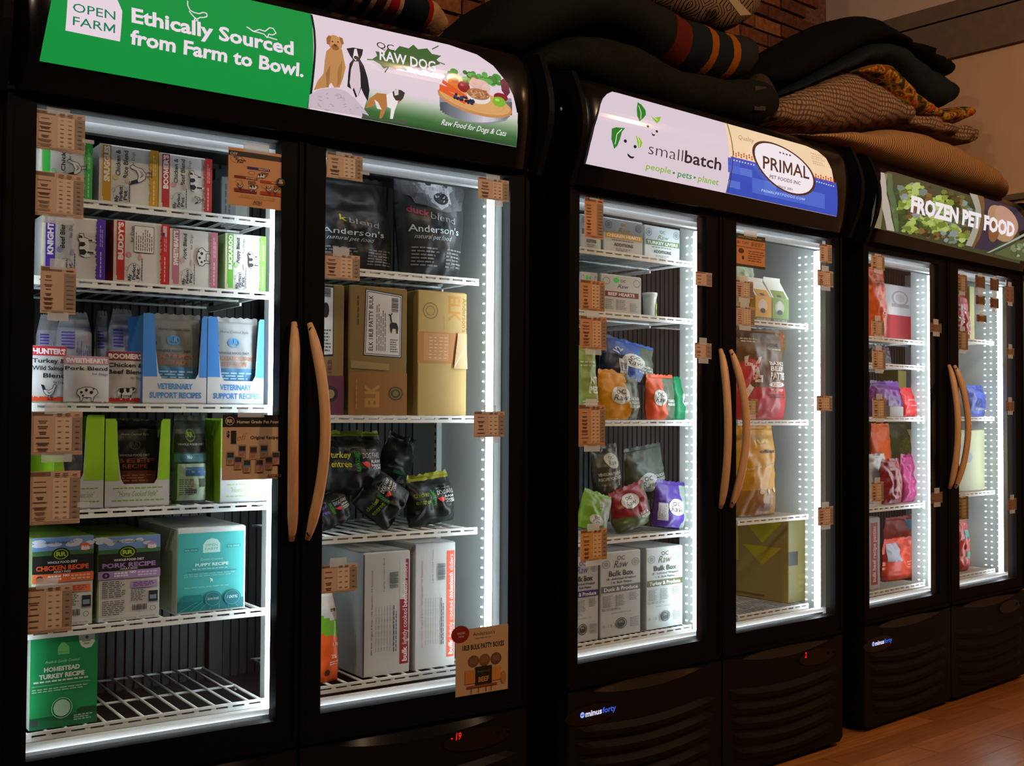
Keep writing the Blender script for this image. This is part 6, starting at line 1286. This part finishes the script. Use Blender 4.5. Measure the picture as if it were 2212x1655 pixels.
def cushion(k, y, D, top, bot, m, label, cat='cushion', name='cushion', nx=72, na=28, wr=.006, seed=1, pw=.75, piping=None, group=None, zmin=1.055):
    """soft filled shape lofted along x: top and bottom silhouettes from the photo at depth y, half-depth D"""
    def prof(pl):
        return sorted(un(k, px, py, y) for px, py in pl)
    T, B = prof(top), prof(bot); x0 = max(T[0][0], B[0][0]); x1 = min(T[-1][0], B[-1][0])
    def smooth(P, x): # local average for a soft line
        return sum(interp(P, min(max(x+d, P[0][0]), P[-1][0])) for d in (-.03, -.015, 0, .015, .03))/5
    off = Vector((seed*7.1, seed*3.3, 1)); rings = []
    for i in range(nx+1):
        t = i/nx; t = .5-.5*math.cos(math.pi*t); x = x0+(x1-x0)*t
        zt_, zb_ = smooth(T, x), smooth(B, x); zb_ = max(zb_, zmin); zt_ = max(zt_, zb_+.01)
        e = max(0, 1-abs(2*t-1)**7)**.5; c = (zt_+zb_)/2; h = (zt_-zb_)/2*(.12+.88*e); d = D*(.25+.75*e); r = []
        for q in range(na):
            a = 2*math.pi*q/na; ca, sa = math.cos(a), math.sin(a)
            yy = d*math.copysign(abs(ca)**pw, ca); zz = h*math.copysign(abs(sa)**.85, sa)
            nz = noise.noise(Vector((x*9, yy*9, zz*6))+off)*wr*2+noise.noise(Vector((x*26, yy*26, zz*18))+off)*wr
            s_ = 1+nz/max(h, .03)*.5
            r.append((x, y+D*.6+yy*s_, c+zz*s_))
        rings.append(r)
    g = G(); vs = [p for r in rings for p in r]
    fs = [(i*na+q, i*na+(q+1) % na, (i+1)*na+(q+1) % na, (i+1)*na+q) for i in range(nx) for q in range(na)]+[tuple(reversed(range(na))), tuple(range(nx*na, (nx+1)*na))]
    g.add(vs, fs, m, True); O = ((x0+x1)/2, y+D*.6, min(v[2] for v in vs))
    o = tag(g.build(name, k, O), label, cat, group)
    if piping:
        pts = [min(r, key=lambda p: p[1]) for r in rings[1:-1]]; pg = G(); pg.tube([(p[0], p[1]-.002, p[2]) for p in pts], .006, piping, 8); pg.build('piping', k, O, o)
    return o, O
# striped blanket on the near freezer
NV, BG_, RD = '#0d1018', '#8a6a4c', '#7a0f12'
sx = lambda px: un('A', px, 45, .12)[0]
xs_ = [sx(v) for v in (560, 700, 727, 741, 754, 772, 781, 801, 809, 829, 838, 892, 903)]; cxs = (un('A', 480, 30, .12)[0]+un('A', 968, 30, .12)[0])/2
lo, hi = xs_[0]-cxs, sx(980)-cxs
st = [((x-cxs-lo)/(hi-lo), c) for x, c in zip(xs_, [NV, BG_, NV, BG_, NV, BG_, '#3a0c0c', BG_, RD, BG_, NV, RD, '#93704f'])]
cushion('A', .12, .24, [(480, -90), (700, -60), (860, -12), (930, -2), (960, 22), (968, 50)], [(480, 10), (700, 20), (860, 72), (930, 92), (958, 92), (968, 70)], fabric('striped_wool', (lo, hi), 'stripe', st), 'folded beige wool blanket with navy and red stripes on the nearest freezer', 'blanket', 'folded_blanket', seed=2, wr=.004)
# two big round beds on the middle freezer
cushion('B', .14, .27, [(1098, 160), (1150, 112), (1200, 84), (1250, 70), (1300, 73), (1350, 92), (1400, 130), (1480, 152), (1560, 166), (1610, 164), (1645, 158), (1672, 182), (1681, 220)], [(1098, 178), (1150, 190), (1250, 205), (1400, 245), (1500, 262), (1600, 282), (1655, 290), (1676, 275), (1681, 240)], fabric('dark_olive_fleece', '#15140d'), 'large dark olive pet bed sagging across the middle freezer, lowest of its stack', 'pet bed', 'pet_bed', seed=3, wr=.006)
def patch(k, y, quad, base, marks, parent, O, nm='sewn_label'):
    P = [un(k, px, py, y) for px, py in quad]; g = G(); g.prism(P, y-.0035, y, base); o = g.build(nm, k, O, parent); A = Art(k, y-.004); 
    for a, b, c in marks: A.rect(a, b, c)
    if marks: A.build('label_print', O, parent)
up = [(1034, 70), (1046, 30), (1075, -10), (1120, -35), (1250, -45), (1330, -30), (1400, 2), (1440, 22), (1500, 44), (1560, 62), (1600, 60), (1625, 62), (1641, 92), (1644, 120)]
lw = [(1034, 95), (1050, 120), (1080, 134), (1110, 134), (1150, 108), (1200, 82), (1250, 68), (1300, 70), (1350, 90), (1400, 130), (1450, 160), (1500, 176), (1560, 186), (1600, 184), (1630, 166), (1644, 135)]
sb = lambda px: un('B', px, 90, .16)[0]; c0 = (un('B', 1034, 80, .16)[0]+un('B', 1644, 128, .16)[0])/2
xs_ = [sb(v) for v in (1034, 1416, 1452, 1492, 1507, 1540, 1556)]; lo, hi = xs_[0]-c0, sb(1644)-c0
cushion('B', .16, .25, up, lw, fabric('striped_fleece', (lo, hi), 'stripe', [((x-c0-lo)/(hi-lo), c) for x, c in zip(xs_, ['#141411', '#4a150b', '#10151a', '#7a3f0e', '#10151a', '#7d420e', '#1c1b19'])]), 'dark grey rolled pet bed with rust, navy and orange stripes at its right end', 'pet bed', 'pet_bed', seed=5, wr=.004, zmin=1.0)
# brown end tag of the lower bed
o, O = cushion('B', .10, .05, [(1618, 215), (1628, 172), (1640, 156), (1655, 155), (1670, 168), (1677, 200)], [(1618, 235), (1640, 262), (1660, 268), (1677, 240)], fabric('brown_fleece', '#33241a'), 'rounded brown fleece end of a rolled mat with a black and gold label', 'mat', 'rolled_mat', seed=8, nx=24)
patch('B', .055, [(1630, 186), (1654, 188), (1652, 240), (1628, 238)], '#0d0c09', [((1636, 200+i*9), (1650, 204+i*9), '#b88432') for i in range(4)], o, O)
o, O = cushion('B', .34, .16, [(1395, -60), (1500, -70), (1600, -70), (1638, -40), (1642, 0)], [(1395, 15), (1440, 20), (1500, 48), (1560, 62), (1605, 58), (1642, 35)], fabric('zigzag_weave', '#6a4a34', 'aztec', [(0, '#17120e'), (.3, '#7a5840'), (.5, '#17120e'), (.62, '#a38a70'), (.8, '#4a3020')]), 'brown, black and cream zigzag patterned cushion at the top of the middle stack', seed=9, wr=.005)
patch('B', .20, [(1566, -8), (1588, -4), (1622, 32), (1598, 34)], '#8a7458', [], o, O, 'hang_tag')
# cushions on the far freezer
z_ = 1.06
cushion('C', -.02, .16, [(1712, 305), (1725, 297), (1760, 288), (1820, 284), (1880, 283), (1930, 274), (1990, 284), (2050, 308), (2100, 333), (2150, 368), (2172, 398), (2182, 430)], [(1712, 312), (1740, 328), (1780, 345), (1830, 362), (1900, 378), (2000, 402), (2100, 428), (2160, 444), (2182, 440)], fabric('tan_corduroy', '#a07850', 'cord', ['#4a3220', '#97714a']), 'tan ribbed corduroy cushion, lowest on the far freezer', group='cushions on the far freezer', seed=11, wr=.004, zmin=1.045)
cushion('C', .12, .20, [(1664, 215), (1680, 200), (1740, 184), (1800, 163), (1826, 147), (1850, 152), (1880, 172), (1920, 212), (1960, 246), (2020, 264), (2060, 270), (2092, 268), (2106, 285)], [(1664, 262), (1680, 284), (1750, 290), (1800, 290), (1850, 282), (1930, 274), (1990, 285), (2050, 306), (2090, 318), (2106, 305)], fabric('linen_plaid', '#7a5a44', 'plaid', ['#4e3a2c', '#8a6a52']), 'wrinkled taupe plaid linen cushion above the corduroy one', group='cushions on the far freezer', seed=12, wr=.014, zmin=1.04)
cushion('C', .13, .17, [(1842, 152), (1870, 140), (1895, 136), (1915, 140), (1935, 165), (1955, 195), (1990, 228), (2020, 242), (2055, 230), (2085, 227), (2097, 240)], [(1842, 158), (1880, 172), (1920, 212), (1950, 240), (1990, 262), (2030, 272), (2070, 268), (2092, 258), (2097, 248)], fabric('floral_print', '#8a4a1c', 'floral', [(0, '#2c2a12'), (.42, '#6d3a14'), (.5, '#8a7a2a'), (.56, '#9c3a1a'), (.62, '#3c3a14'), (.68, '#a8622a')]), 'orange and olive floral cushion squeezed in the middle of the far stack', group='cushions on the far freezer', seed=13, wr=.006)
cushion('C', .14, .19, [(1672, 208), (1700, 192), (1760, 160), (1820, 125), (1870, 98), (1895, 88), (1930, 98), (1980, 130), (2030, 160), (2060, 180), (2073, 205)], [(1672, 214), (1740, 188), (1800, 162), (1850, 144), (1900, 137), (1930, 160), (1960, 200), (2000, 236), (2035, 238), (2062, 228), (2073, 215)], fabric('slate_canvas', '#161d20'), 'dark slate blue cushion below the black one', group='cushions on the far freezer', seed=14, wr=.006)
cushion('C', .15, .19, [(1622, 160), (1660, 135), (1700, 108), (1760, 68), (1820, 38), (1855, 28), (1885, 42), (1915, 74), (1970, 100), (2010, 118), (2045, 118), (2062, 135), (2066, 150)], [(1622, 172), (1660, 190), (1700, 188), (1760, 160), (1820, 125), (1870, 98), (1900, 90), (1935, 98), (1980, 130), (2030, 168), (2055, 176), (2066, 162)], fabric('black_velour', '#070706'), 'black cushion draped over the top of the far stack', group='cushions on the far freezer', seed=15, wr=.006)
